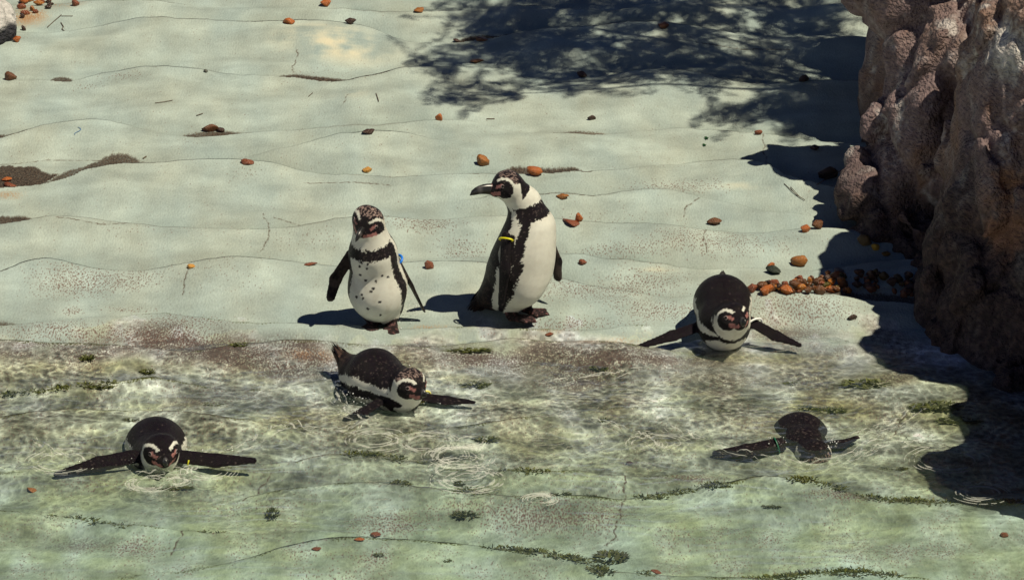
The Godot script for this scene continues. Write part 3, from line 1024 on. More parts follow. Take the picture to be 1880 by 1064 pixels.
func rock(label: String, prims: Array, h: float, rough: float, m: Material, look := 0, group := "") -> void:
	var b := Blob.new()
	b.na = nf
	b.nb = nz
	b.nc = ncell
	b.rough = rough
	for p in prims:
		b.bone(p[0], p[1], p[2], p[3], p[4])
	var r := net(b, h)
	var pos: PackedVector3Array = r[0]
	var col := PackedColorArray()
	for p in pos:
		var n1 := nf.get_noise_3d(p.x * 2.0, p.y * 2.0 + 30.0, p.z * 2.0)
		var n2 := nf.get_noise_3d(p.x * 7.0, p.y * 7.0 + 60.0, p.z * 7.0)
		var n3 := nz.get_noise_3d(p.x * 30.0, p.y * 30.0, p.z * 30.0)
		var c := Color(0.225, 0.165, 0.165)
		c = c.lerp(Color(0.265, 0.18, 0.145), clampf(n1 * 1.1 + 0.35, 0.0, 1.0))
		c = c.lerp(Color(0.28, 0.15, 0.09), clampf(n2 * 1.2 - 0.35 + n1 * 0.5, 0.0, 0.7))
		c = c.lerp(Color(0.34, 0.30, 0.29), clampf(n2 * -1.3 - 0.2 + n3 * 0.25, 0.0, 0.8))
		if look == 0:
			# bird lime running down, a damp foot, and shade painted on the pool-side flank
			c = c.lerp(Color(0.52, 0.49, 0.46), clampf(2.2 * nf.get_noise_3d(p.x * 5.0 + 5.0, p.y * 1.6, p.z * 5.0) - 0.75 + n3 * 0.5, 0.0, 0.75))
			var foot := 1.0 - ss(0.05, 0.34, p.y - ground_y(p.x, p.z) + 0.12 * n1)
			if p.z > -0.75: foot = maxf(foot, 1.0 - ss(0.42, 0.80, p.y + 0.25 * n1))  # flank shade put into the colour of the pool-side rock
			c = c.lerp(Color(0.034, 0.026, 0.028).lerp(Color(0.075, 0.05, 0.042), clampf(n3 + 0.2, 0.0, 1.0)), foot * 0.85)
			for s in [[lime, 0.16, Color(0.62, 0.60, 0.56)], [iron, 0.11, Color(0.33, 0.17, 0.09)], [iron2, 0.13, Color(0.29, 0.155, 0.10)]]:
				c = c.lerp(s[2], clampf((1.0 - p.distance_to(s[0]) / s[1]) * 2.0 + n2 * 0.8 + n3 * 0.3, 0.0, 0.85) * (1.0 if p.distance_to(s[0]) < s[1] * 1.3 else 0.0))
		elif look == 1:
			c = Color(0.045, 0.045, 0.052).lerp(Color(0.022, 0.022, 0.026), clampf(n2 + 0.4, 0.0, 1.0))
			c = c.lerp(Color(0.55, 0.53, 0.50), ss(0.02, 0.06, p.y - pos_split + 0.03 * n2))  # paler above a set height
		c = c * (0.90 + 0.28 * n3)
		c.a = 1.0
		col.append(c)
	var low := Vector3(0, 1e9, 0)
	var sum := Vector3.ZERO
	for p in pos:
		sum += p
		low.y = minf(low.y, p.y)
	var origin := sum / pos.size()
	origin.y = maxf(low.y, -0.2)
	var o := put("rock", surface(shifted(pos, origin), r[1], PackedVector2Array(), col), m)
	o.position = origin
	tag(o, label, "rock", group)


var pos_split := 0.0
var lime := Vector3.ZERO
var iron := Vector3.ZERO
var iron2 := Vector3.ZERO


func ball(px: float, py: float, z: float, r: float, k := 0.12) -> Array:
	var p := at_z(px, py, z)
	return [p, p + Vector3(0, 0.001, 0), r, r, k]


func limb(px: float, py: float, z: float, r: float, qx: float, qy: float, z2: float, r2: float, k := 0.1) -> Array:
	return [at_z(px, py, z), at_z(qx, qy, z2), r, r2, k]


func build_rocks() -> void:
	var m := rock_material()
	lime = at_z(1872, 95, -0.10)
	iron = at_z(1862, 345, 0.10)
	iron2 = at_z(1850, 420, 0.18)
	rock("tall purplish brown rock with rolling folds, set back behind the pebble heap", [
		limb(1612, 385, -1.06, 0.13, 1640, 420, -1.02, 0.16, 0.12),
		limb(1625, 330, -1.2, 0.12, 1680, 300, -1.2, 0.2, 0.12),
		limb(1700, 380, -1.25, 0.23, 1700, 230, -1.32, 0.23),
		limb(1636, 190, -1.14, 0.075, 1745, 350, -0.98, 0.10, 0.04),
		limb(1690, 190, -1.08, 0.09, 1760, 110, -1.1, 0.11, 0.04),
		limb(1720, 120, -1.35, 0.24, 1760, 0, -1.45, 0.26),
		limb(1606, -5, -1.64, 0.135, 1720, 10, -1.5, 0.22),
		limb(1590, 330, -1.25, 0.05, 1622, 210, -1.25, 0.07, 0.05),
		limb(1800, 330, -1.2, 0.26, 1840, 60, -1.3, 0.3),
		limb(1700, 440, -1.0, 0.14, 1740, 520, -0.8, 0.16),
		limb(1900, 200, -1.4, 0.4, 1960, 0, -1.6, 0.4),
	], 0.0145, 0.06, m)
	rock("massive dark rock at the pool's edge with a sunlit rust face and shaded flank", [
		[Vector3(2.38, -0.1, -0.20), Vector3(2.38, 0.98, -0.38), 0.77, 0.60, 0.1],
		limb(1880, 140, -0.20, 0.10, 1905, 250, -0.06, 0.13, 0.08),
		limb(1885, 330, 0.0, 0.12, 1893, 440, 0.08, 0.13, 0.06),
		limb(1720, 520, -0.62, 0.10, 1735, 640, -0.25, 0.11, 0.08),
		limb(1790, 330, -0.75, 0.08, 1800, 520, -0.5, 0.12, 0.08),
		limb(1835, 712, 0.50, 0.06, 1880, 720, 0.45, 0.10, 0.06),
		limb(1806, 190, -0.50, 0.035, 1900, 50, -0.45, 0.06, 0.04),
	], 0.0145, 0.055, m)
	rock("rock behind the tall folded rock, hidden but for its shade", [
		limb(1850, 150, -2.35, 0.3, 1820, -60, -2.3, 0.34),
		limb(1760, 120, -2.9, 0.24, 1735, -110, -2.85, 0.27),
		limb(2000, 150, -2.3, 0.4, 1990, -120, -2.3, 0.4),
		[Vector3(1.78, 0.2, -2.08), Vector3(1.80, 0.95, -2.12), 0.25, 0.22, 0.1],
	], 0.045, 0.05, m)
	rock("rock standing in the pool beyond the right edge", [
		[Vector3(2.34, -0.1, 1.7), Vector3(2.42, 0.98, 1.78), 0.42, 0.40, 0.1],
		[Vector3(2.6, -0.1, 2.45), Vector3(2.72, 0.8, 2.55), 0.42, 0.40, 0.1],
		[Vector3(2.62, -0.1, 1.2), Vector3(2.62, 1.1, 1.26), 0.42, 0.40, 0.1],
		[Vector3(2.60, -0.1, 0.6), Vector3(2.48, 1.32, 0.52), 0.40, 0.42, 0.1],
	], 0.045, 0.05, m)
	var g := at(-8, 80)
	pos_split = g.y + 0.045
	rock("small boulder at the upper left, pale above and black below", [
		[g + Vector3(-0.02, 0.06, -0.02), g + Vector3(-0.04, 0.10, -0.1), 0.10, 0.12, 0.05],
		[g + Vector3(-0.12, 0.05, 0.0), g + Vector3(-0.3, 0.08, -0.1), 0.10, 0.13, 0.05],
	], 0.011, 0.025, m, 1)


func build_tree() -> void:
	var foot := Vector3(3.5, 0.1, -1.6)
	var t := base_node("tree", foot)
	var bark := mat(Color(0.12, 0.085, 0.06), 0.9)
	bark.heightmap_enabled = true
	bark.heightmap_texture = relief("stone", 16.0, 5)
	bark.heightmap_scale = 2.0
	bark.uv1_triplanar = true
	var st := fresh()
	tube(st, [Vector3(0, -0.2, 0), Vector3(-0.05, 1.2, 0), Vector3(-0.16, 2.4, -0.1), Vector3(-0.35, 2.9, -0.3), Vector3(-0.6, 3.3, -0.4)], [0.16, 0.12, 0.10, 0.07, 0.03], 10)
	put("trunk", done(st), bark, t)
	# sprays hang where their shade falls: place of the shade in the photograph, half width, half height, number
	var crowns := [[1090, 66, 250, 66, 190], [930, 80, 110, 45, 56], [838, 178, 70, 26, 16], [790, 125, 70, 26, 10], [1010, 150, 70, 30, 22], [1140, 135, 60, 30, 20], [1270, 130, 130, 34, 56], [1375, 210, 100, 14, 22], [1440, 100, 95, 70, 80], [1480, 205, 75, 46, 60], [1490, 20, 90, 30, 40], [760, 110, 40, 16, 5], [1010, 8, 220, 20, 60], [1350, 10, 170, 26, 44], [1250, -70, 420, 60, 120], [870, 30, 60, 16, 12]]
	var leaves: Array[Transform3D] = []
	var twig := fresh()
	var hub := foot + Vector3(-0.35, 2.5, -0.3)
	var branch := fresh()
	for c in crowns:
		var mid := at(c[0], c[1]) + SUN * 2.35
		var bend := hub.lerp(mid, 0.5) + Vector3(0, 0.25, 0)
		tube(branch, [hub - foot, hub.lerp(bend, 0.5) + Vector3(0, 0.08, 0) - foot, bend - foot, mid - foot], [0.02, 0.014, 0.010, 0.004], 6)
		for i in int(c[4] * 2.4):
			var an := rng.randf() * TAU
			var rr := sqrt(rng.randf())
			var g := at(c[0] + cos(an) * rr * c[2], c[1] + sin(an) * rr * c[3])
			var tip := g + SUN * rng.randf_range(2.0, 2.75)
			var dir := (tip - hub)
			dir.y = rng.randf_range(-0.5, 0.1)
			dir = (dir.normalized() * 0.55 + Vector3(rng.randf_range(-0.9, 0.7), rng.randf_range(-0.4, 0.1), rng.randf_range(-0.9, 1.1))).normalized()
			var length := rng.randf_range(0.14, 0.34)
			var root := tip - dir * length
			tube(twig, [root - foot, root.lerp(tip, 0.5) + Vector3(0, 0.012, 0) - foot, tip - foot], [0.0035, 0.0025, 0.001], 4)
			var side := dir.cross(Vector3.UP).normalized()
			for k in 34:
				var u := k / 34.0
				var p := root.lerp(tip, u) + Vector3(0, 0.012 * sin(u * PI), 0)
				var out := (dir * 0.7 + side * (1.0 if k % 2 else -1.0) * 0.8 + Vector3(0, rng.randf_range(-0.5, 0.3), 0)).normalized()
				var up := out.cross(Vector3(rng.randf() - 0.5, rng.randf() - 0.5, rng.randf() - 0.5)).normalized()
				var z := out.cross(up).normalized()
				var s := rng.randf_range(0.6, 1.05) * (1.0 - 0.45 * u)
				leaves.append(Transform3D(Basis(out * s, up * s, z * s), p - foot))
	put("branch", done(branch), bark, t)
	put("twig", done(twig, false), bark, t)
	var leaf := fresh()
	for v in [Vector3(0, 0, 0), Vector3(0.03, 0.002, 0.0055), Vector3(0.03, 0.0, -0.0055), Vector3(0.03, 0.002, 0.0055), Vector3(0.07, -0.004, 0), Vector3(0.03, 0.0, -0.0055)]:
		leaf.add_vertex(v)
	var mm := MultiMesh.new()
	mm.transform_format = MultiMesh.TRANSFORM_3D
	mm.mesh = done(leaf, false)
	mm.instance_count = leaves.size()
	for i in leaves.size():
		mm.set_instance_transform(i, leaves[i])
	var crown := MultiMeshInstance3D.new()
	crown.name = "crown"
	crown.multimesh = mm
	var lm := mat(Color(0.05, 0.085, 0.03), 0.6)
	lm.backlight_enabled = true
	lm.backlight = Color(0.2, 0.3, 0.1)
	crown.material_override = lm
	crown.set_meta("kind", "stuff")
	t.add_child(crown)
	tag(t, "feathery tree beyond the rocks whose boughs shade the beach", "tree")


# ---------------------------------------------------------------- penguins

const BLACK := Color(0.0085, 0.0072, 0.0088)
const WHITE := Color(0.80, 0.80, 0.70)
const PINK := Color(0.50, 0.22, 0.20)

var feather: StandardMaterial3D
var horn: StandardMaterial3D
var skin_: StandardMaterial3D


func penguin_materials() -> void:
	feather = StandardMaterial3D.new()
	feather.vertex_color_use_as_albedo = true
	feather.roughness = 0.44
	feather.metallic_specular = 0.3
	feather.heightmap_enabled = true
	feather.heightmap_texture = relief("feather", 9.0, 3)
	feather.heightmap_scale = 0.38
	feather.uv1_triplanar = true
	feather.uv1_scale = Vector3(7, 7, 7)
	horn = StandardMaterial3D.new()
	horn.vertex_color_use_as_albedo = true
	horn.roughness = 0.3


# spec: z (depth of the joints' zero), chain [rump, belly, chest, neck, head] each [px, py, dz, r], front, beak [px, py, dz], wings, feet, tail ...
func penguin(label: String, spec: Dictionary) -> Node3D:
	var z0: float = spec.z
	var j := func(v: Array) -> Vector3: return at_z(v[0], v[1], z0 + v[2])
	var front: Vector3 = spec.front.normalized()
	var chain := []
	var rad := []
	for v in spec.chain:
		chain.append(j.call(v))
		rad.append(v[3])
	var hc: Vector3 = chain[4]
	var hr: float = rad[4]
	var tip: Vector3 = j.call(spec.beak)
	var f := (tip - hc).normalized()
	var up0: Vector3 = spec.get("crown", Vector3.UP)
	var up := (up0 - f * up0.dot(f)).normalized()
	var sd := f.cross(up).normalized()
	var b := Blob.new()
	for i in 4:
		b.bone(chain[i], chain[i + 1], rad[i], rad[i + 1], 0.035, 1)
	if spec.has("breast"):
		for v in spec.breast:
			b.bone(j.call(v), j.call(v) + Vector3(0, 0.001, 0), v[3], v[3], 0.06, 1)
	# face: the skull runs out into the base of the bill
	b.bone(hc + f * hr * 0.45 - up * hr * 0.12, hc + f * hr * 1.0 - up * hr * 0.22, hr * 0.72, hr * 0.42, 0.03, 1)
	b.bone(hc + sd * hr * 0.28 - f * hr * 0.1, hc - sd * hr * 0.28 - f * hr * 0.1, hr * 0.82, hr * 0.82, 0.03, 1)
	if spec.has("rear"):
		for v in spec.rear:
			b.bone(j.call(v[0]), j.call(v[1]), v[2], v[3], 0.03, 4)
	var wing_axes := []
	for w in spec.wings:
		var s: Vector3 = j.call(w.p[0])
		var e: Vector3 = j.call(w.p[1])
		var t: Vector3 = j.call(w.p[2])
		var run: Vector3 = (t - s).normalized()
		var nrm: Vector3 = (w.n - run * run.dot(w.n)).normalized()
		var wd: float = w.get("w", 0.026)
		b.bone(s, e, wd * 0.95, wd, 0.006, 2, nrm, 3.8)
		b.bone(e, t, wd, wd * w.get("tip", 0.5), 0.003, 2, nrm, 3.8)
		wing_axes.append([s, e, t, nrm, wd])
	for q in spec.get("feet", []):
		var ankle: Vector3 = j.call(q.p[0])
		var heel: Vector3 = j.call(q.p[1])
		b.bone(ankle, heel, 0.028, 0.018, 0.02, 3)
		var mid := Vector3.ZERO
		for k in 3:
			var toe: Vector3 = j.call(q.toes[k])
			mid += toe / 3.0
			b.bone(heel, toe, 0.014, 0.008, 0.006, 3)
			b.bone(toe, toe + (toe - heel).normalized() * 0.014 + Vector3(0, -0.004, 0), 0.006, 0.002, 0.003, 3)
		b.bone(heel, heel.lerp(mid, 0.86), 0.018, 0.033, 0.006, 3, Vector3.UP, 3.5)
	var made := net(b, spec.get("h", 0.0048))
	var pos: PackedVector3Array = made[0]
	var belly: float = spec.get("belly", 50.0)
	var flecks: float = spec.get("flecks", 0.3)
	var spots: Array = []
	for v in spec.get("spots", []):
		spots.append(at_z(v[0], v[1], z0 + 0.12))
	var col := PackedColorArray()
	for p in pos:
		var part := b.part_of(p)
		var n1 := nf.get_noise_3d(p.x * 55.0, p.y * 55.0, p.z * 55.0)
		var n2 := nz.get_noise_3d(p.x * 160.0, p.y * 160.0, p.z * 160.0)
		var n3 := nf.get_noise_3d(p.x * 16.0, p.y * 16.0, p.z * 16.0)
		var dark := BLACK.lerp(Color(0.018, 0.013, 0.013), clampf(n2 * 0.7 + n3 * 0.6, 0.0, 1.0))
		if n1 + n2 * 0.6 > 1.05 - flecks * 0.5: dark = Color(0.085, 0.066, 0.060)
		var light := WHITE * (1.0 + 0.05 * n1)
		light = light.lerp(Color(0.56, 0.50, 0.38), clampf(n3 * 0.8, 0.0, 0.35) * spec.get("soil", 0.5))
		var c := dark
		if part == 1:
			var best := 9.0
			var tt := 0.0
			var axis := Vector3.UP
			var foot := Vector3.ZERO
			for i in 4:
				var d: Vector3 = chain[i + 1] - chain[i]
				var u := clampf((p - chain[i]).dot(d) / d.length_squared(), 0.0, 1.0)
				var e: float = (p - chain[i] - d * u).length() - lerpf(rad[i], rad[i + 1], u)
				if e < best:
					best = e
					tt = (i + u) * 0.5
					axis = d.normalized()
					foot = chain[i] + d * u
			var q := (p - hc) / hr
			if tt > 1.7 or q.length() < 1.1:
				c = head_color(q, f, up, sd, n1, n2, dark, light, flecks)
			else:
				var fr := (front - axis * front.dot(axis)).normalized()
				var lt := axis.cross(fr)
				var o := p - foot
				var ang := absf(rad_to_deg(atan2(o.dot(lt), o.dot(fr)))) + n1 * 4.0 + n2 * 2.5
				var ch: Vector3 = chain[3] - chain[2]
				var te: float = 1.0 + 0.5 * (p - chain[2]).dot(ch) / ch.length_squared()
				te += n1 * 0.05 + n2 * 0.03
				var lo_band: float = spec.get("band0", 1.25)
				var hi_band: float = spec.get("band1", 1.45)
				if te > hi_band:
					c = light if ang < 102.0 + (te - hi_band) * 40.0 else dark
				elif te > lo_band:
					c = dark if ang < belly + 30.0 else (light if ang < belly + 48.0 else dark)
				else:
					if ang < belly: c = light
					elif ang < belly + spec.get("stripe", 25.0): c = dark
					elif ang < belly + 44.0: c = light
					else: c = dark
				for s in spots:
					var ds := Vector2(p.x - s.x, (p.y - s.y) * 0.95).length()
					if c == light and ds < 0.0052 and o.dot(fr) > 0.0: c = dark
		elif part == 2:
			var w: Array = wing_axes[0]
			if wing_axes.size() > 1 and p.distance_squared_to(wing_axes[1][1]) < p.distance_squared_to(wing_axes[0][1]): w = wing_axes[1]
			var inner: bool = (p - w[1]).dot(w[3]) > 0.0
			c = dark
			if inner and spec.get("mottled", true) and not (spec.has("plain") and w == wing_axes[spec.plain]):
				c = Color(0.06, 0.046, 0.04).lerp(BLACK, clampf(n3 * 1.6 + n1 * 0.9 + 0.25, 0.0, 1.0))
			# pale trailing edge
			var d: Vector3 = (w[2] - w[0]).normalized()
			var across := d.cross(w[3]).normalized()
			var o: Vector3 = p - w[0]
			var off: float = o.dot(across) / w[4]
			if spec.has("edge") and w == wing_axes[0] and off * spec.edge > 0.78: c = light * 0.55
		elif part == 3:
			c = Color(0.024, 0.016, 0.018).lerp(Color(0.25, 0.12, 0.115), clampf(n1 * 1.9 + n2 * 0.5 - 0.22, 0.0, 0.85))
		else:
			c = dark.lerp(Color(0.07, 0.045, 0.036), clampf(n1 + 0.3, 0.0, 0.7))
		c.a = 1.0
		col.append(c)
	var origin: Vector3 = spec.origin
	var root := base_node("penguin", origin)
	put("body", surface(shifted(pos, origin), made[1], PackedVector2Array(), col), feather, root)
	# bill: deep at the base, hooked at the tip
	var st := fresh()
	var p0 := hc + f * hr * 0.85 - up * hr * 0.20
	var length := p0.distance_to(tip)
	var pts := []
	var radii := []
	var cols := []
	var bill := Color(0.018, 0.016, 0.018)
	for i in 9:
		var u := i / 8.0
		pts.append(p0.lerp(tip, u) + up * (0.07 * length * sin(u * PI) - 0.11 * length * pow(u, 5.0)))
		radii.append(hr * (0.41 - 0.11 * u) * sqrt(maxf(1.0 - pow(u, 3.2), 0.0)) + 0.0012)
		var cc := bill
		if u < 0.16: cc = PINK * 0.75
		elif u > 0.60 and u < 0.74: cc = Color(0.08, 0.075, 0.075)
		cc.a = 1.0
		cols.append(cc)
	for i in pts.size():
		pts[i] -= origin
	tube(st, pts, radii, 10, cols, sd, 0.62)
	put("beak", done(st), horn, root)
	for s in [-1.0, 1.0]:
		var dir: Vector3 = (f * 0.56 + sd * s * 0.78 + up * 0.22).normalized()
		# meet the modelled surface
		var e: Vector3 = hc + dir * hr * 1.5
		for i in 40:
			var dd := b.sdf(e)
			if dd < 0.0005: break
			e -= dir * dd
		var ball_ := SphereMesh.new()
		ball_.radius = 0.0062
		ball_.height = 0.0124
		ball_.radial_segments = 12
		ball_.rings = 6
		var eye := put("eye", ball_, eye_material(), root)
		eye.position = e - dir * 0.003 - origin
		var ring := TorusMesh.new()
		ring.inner_radius = 0.0058
		ring.outer_radius = 0.0078
		ring.rings = 14
		ring.ring_segments = 6
		var lid := put("eyelid", ring, lid_material(), eye)
		lid.basis = Basis(Quaternion(Vector3.UP, dir))
		lid.position = dir * 0.0025
	if spec.has("tuft"):
		var tt: Dictionary = spec.tuft
		var fan := fresh()
		var root_p: Vector3 = j.call(tt.p[0])
		var end_p: Vector3 = j.call(tt.p[1])
		var d := end_p - root_p
		for i in int(tt.n):
			var sdv := Vector3(rng.randf_range(-1, 1), rng.randf_range(-1, 1), rng.randf_range(-1, 1)).normalized()
			var a: Vector3 = root_p - d * rng.randf_range(0.0, 0.35) + sdv * tt.r * rng.randf_range(0.3, 1.0)
			var e: Vector3 = root_p + d * rng.randf_range(0.65, 1.1) + sdv * tt.r * rng.randf_range(0.1, 0.7) * tt.spread
			var side := d.cross(sdv).normalized() * rng.randf_range(0.003, 0.007)
			var shade := rng.randf()
			var c := BLACK.lerp(Color(0.13, 0.075, 0.055), shade * shade)
			c.a = 1.0
			var m: Vector3 = a.lerp(e, 0.55) + sdv * 0.004
			for v in [a - side, m + side, a + side, a - side, m - side, m + side, m - side, e, m + side]:
				fan.set_color(c)
				fan.add_vertex(v - origin)
		put("tail", done(fan, false), feather, root)
	if spec.has("band"):
		var w: Array = wing_axes[spec.band.wing]
		var d: Vector3 = (w[1] - w[0]).normalized()
		d = d.lerp(Vector3(0, 0.3, 1.0 if d.z >= -0.2 else -1.0), spec.band.get("tilt", 0.0)).normalized()
		var c: Vector3 = w[0].lerp(w[1], spec.band.at)
		var n: Vector3 = (w[3] - d * w[3].dot(d)).normalized()
		var a: Vector3 = d.cross(n)
		var loop := []
		var rr := []
		var turn: float = spec.band.get("turn", TAU)
		for i in 25:
			var u: float = turn * i / 24.0
			loop.append(c + a * cos(u) * (w[4] * 1.12) * spec.band.get("grow", 1.0) + n * sin(u) * (w[4] * 0.5 + 0.004) * spec.band.get("grow", 1.0) + d * 0.006 * sin(u) - origin)
			rr.append(spec.band.get("r", 0.0042))
		var bs := fresh()
		tube(bs, loop, rr, 8)
		var bm := mat(spec.band.color, 0.35)
		var bn := put("wing_band", done(bs), bm, root)
		bn.set_meta("label", spec.band.label)
	tag(root, label, "penguin", "penguins at the pool")
	return root


func head_color(q: Vector3, f: Vector3, up: Vector3, sd: Vector3, n1: float, n2: float, dark: Color, light: Color, flecks: float) -> Color:
	var fx := q.dot(f)
	var ux := q.dot(up)
	var sx := q.dot(sd)
	var dir := q.normalized()
	var cheek := (f * 0.58 - up * 0.02 + sd * signf(sx) * 0.80).normalized()
	var ang := rad_to_deg(dir.angle_to(cheek)) + n1 * 2.5 + n2 * 1.5
	# bare pink skin round the base of the bill, running up to the eye
	if fx > 0.80 and absf(ux + 0.30 + (fx - 0.9) * 0.2) < 0.17 + n1 * 0.06 and absf(sx) > 0.22: return PINK.lerp(dark, clampf(0.15 + n2 * 0.4, 0.0, 0.6))
	if fx > 0.66 and fx < 1.02 and absf(sx) > 0.22 and absf(ux - 0.26 - (fx - 0.8) * -0.5) < 0.11 + n1 * 0.07: return PINK.lerp(dark, clampf(0.2 + n2 * 0.4, 0.0, 0.6))
	if fx > 0.98 and ux < 0.3: return dark
	if ang < 37.0: return dark
	if ang < 48.0 and fx < 0.86 and (ux > -0.05 or fx < 0.3): return light
	if fx > 0.62 and ux > -0.35: return dark
	if ux > 0.10 - n1 * 0.06 + (0.18 if fx < 0.0 else 0.0) or fx < -0.62:
		var s := sin(sx * 26.0 + n1 * 5.0 + fx * 3.0)
		if flecks > 0.45 and s > 0.45 and fx > -0.55: return Color(0.36, 0.26, 0.23).lerp(dark, clampf(1.0 - flecks, 0.0, 1.0))
		return dark
	return light


var eye_mat: StandardMaterial3D
var lid_mat: StandardMaterial3D

func eye_material() -> StandardMaterial3D:
	if eye_mat == null:
		eye_mat = mat(Color(0.02, 0.012, 0.01), 0.08)
	return eye_mat


func lid_material() -> StandardMaterial3D:
	if lid_mat == null:
		lid_mat = mat(Color(0.42, 0.34, 0.33), 0.5)
	return lid_mat


func build_penguins() -> void:
	penguin_materials()
	var g1 := on_ground(700, 600)
	penguin("penguin standing left, spotted white breast, bill tucked down and blue wing band", {
		z = g1.z, origin = g1, front = Vector3(-0.16, 0.1, 1.0), belly = 56.0, flecks = 0.95, h = 0.0042, soil = 0.7, band0 = 1.08, band1 = 1.33,
		chain = [[703, 556, -0.03, 0.083], [694, 522, 0.0, 0.108], [684, 462, 0.05, 0.088], [679, 428, 0.075, 0.058], [675, 403, 0.095, 0.0515]],
		breast = [[690, 545, 0.03, 0.085]],
		crown = Vector3(0.1, 0.8, 0.6),
		beak = [653, 441, 0.20],
		rear = [[[712, 572, -0.08], [718, 592, -0.14], 0.04, 0.014]],
		wings = [{p = [[644, 468, 0.02], [616, 512, 0.03], [607, 545, 0.05]], n = Vector3(0.35, 0.1, 1.0), w = 0.025, tip = 0.8}, {p = [[727, 470, 0.0], [753, 520, -0.03], [777, 568, -0.05]], n = Vector3(-1.0, -0.4, 0.45), w = 0.026, tip = 0.6}],
		feet = [{p = [[680, 575, 0.0], [684, 594, 0.02]], toes = [[664, 603, 0.075], [678, 607, 0.09], [692, 604, 0.075]]}, {p = [[716, 578, 0.0], [721, 597, 0.02]], toes = [[699, 611, 0.085], [714, 617, 0.10], [730, 612, 0.085]]}],
		spots = [[659, 472], [664, 480], [660, 488], [675, 482], [674, 491], [677, 474], [661, 506], [701, 506], [671, 515], [690, 516], [685, 529], [681, 534], [664, 542], [666, 548], [697, 553], [675, 567], [698, 580], [648, 462], [651, 460], [652, 464], [712, 510], [654, 548], [688, 462], [705, 470]],
		tuft = {p = [[714, 580, -0.10], [722, 600, -0.18]], n = 40, r = 0.03, spread = 0.6},
		band = {wing = 1, at = 0.12, color = Color(0.02, 0.20, 0.75), label = "bright blue wing band", grow = 1.02, r = 0.0055},
	})
	var g2 := on_ground(950, 586)
	penguin("penguin standing tall with its head turned left, clean white breast and yellow wing band", {
		z = g2.z, origin = g2, front = Vector3(0.78, 0.05, 0.62), belly = 55.0, stripe = 20.0, flecks = 0.8, h = 0.0042, soil = 0.35, band0 = 1.20, band1 = 1.50,
		chain = [[936, 535, -0.03, 0.085], [956, 488, 0.0, 0.121], [974, 415, 0.0, 0.090], [963, 372, 0.0, 0.058], [932, 339, 0.02, 0.055]],
		breast = [[968, 455, 0.02, 0.098], [958, 530, 0.04, 0.068]],
		beak = [862, 353, 0.07],
		rear = [[[916, 530, -0.05], [876, 556, -0.09], 0.065, 0.022], [[925, 500, -0.03], [905, 545, -0.06], 0.07, 0.05]],
		wings = [{p = [[929, 436, 0.10], [927, 495, 0.135], [920, 557, 0.12]], n = Vector3(0.62, 0.1, -0.8), w = 0.027, tip = 0.6}, {p = [[1008, 440, -0.06], [1022, 478, -0.07], [1024, 508, -0.06]], n = Vector3(-0.5, 0.1, 0.8), w = 0.024, tip = 0.85}],
		feet = [{p = [[936, 560, 0.0], [939, 581, 0.02]], toes = [[962, 590, 0.075], [980, 589, 0.06], [974, 582, 0.03]]}, {p = [[966, 553, -0.06], [966, 571, -0.06]], toes = [[984, 579, 0.0], [1004, 577, -0.015], [1000, 569, -0.05]]}],
		tuft = {p = [[890, 545, -0.08], [868, 566, -0.10]], n = 130, r = 0.045, spread = 1.0},
		band = {wing = 0, at = 0.06, color = Color(0.82, 0.76, 0.02), label = "bright yellow wing band", r = 0.0036, grow = 1.0},
		plain = 0,
		edge = -1.0,
	})
	var g3 := on_ground(705, 752)
	g3.y = maxf(g3.y, -0.03)
	penguin("penguin wading on its belly with its tail raised, beak pointing right", {
		z = on_water(705, 748).z - 0.14, origin = g3, front = Vector3(0.15, -1.0, 0.1), belly = 62.0, flecks = 0.75, soil = 0.3, band0 = 1.25, band1 = 1.45,
		chain = [[664, 690, -0.16, 0.080], [688, 693, -0.05, 0.104], [728, 712, 0.06, 0.078], [744, 714, 0.11, 0.058], [752, 704, 0.15, 0.0545]],
		breast = [[735, 728, 0.09, 0.055]],
		beak = [783, 726, 0.21],
		rear = [[[648, 680, -0.18], [628, 655, -0.24], 0.055, 0.028]],
		wings = [{p = [[700, 735, 0.13], [668, 755, 0.19], [634, 768, 0.22]], n = Vector3(-0.2, 1.0, 0.3), w = 0.026}, {p = [[772, 728, 0.06], [820, 735, 0.09], [868, 738, 0.11]], n = Vector3(0.05, 1.0, 0.4), w = 0.026}],
		tuft = {p = [[636, 668, -0.21], [613, 636, -0.26]], n = 120, r = 0.04, spread = 0.8},
		band = {wing = 1, at = 0.08, color = Color(0.80, 0.74, 0.20), label = "pale yellow wing band", tilt = 0.6, r = 0.0042, grow = 1.15},
		mottled = false,
	})
	var g4 := on_ground(1328, 634)
	penguin("penguin lying on its belly at the water's edge, wings spread and white wing band", {
		z = g4.z, origin = g4, front = Vector3(0.03, -1.0, 0.45), belly = 60.0, flecks = 0.35, soil = 0.9, band0 = 1.40, band1 = 1.58,
		chain = [[1325, 550, -0.24, 0.085], [1327, 557, -0.10, 0.107], [1330, 592, 0.03, 0.090], [1340, 590, 0.09, 0.062], [1345, 583, 0.13, 0.0555]],
		breast = [[1330, 600, 0.0, 0.080]],
		beak = [1370, 592, 0.22],
		rear = [[[1326, 530, -0.30], [1327, 503, -0.42], 0.045, 0.012]],
		wings = [{p = [[1287, 598, 0.0], [1235, 616, 0.05], [1172, 637, 0.09]], n = Vector3(0.35, 1.0, 0.5), w = 0.026}, {p = [[1378, 590, 0.0], [1424, 616, 0.05], [1468, 633, 0.08]], n = Vector3(-0.5, 1.0, 0.4), w = 0.025}],
		feet = [],
		tuft = {p = [[1327, 512, -0.40], [1327, 496, -0.47]], n = 30, r = 0.014, spread = 0.5},
		band = {wing = 1, at = 0.16, color = Color(0.8, 0.82, 0.8), label = "white wing band", tilt = 0.6, r = 0.0042, grow = 1.2},
		mottled = false,
	})
	var w5 := on_water(287, 852)
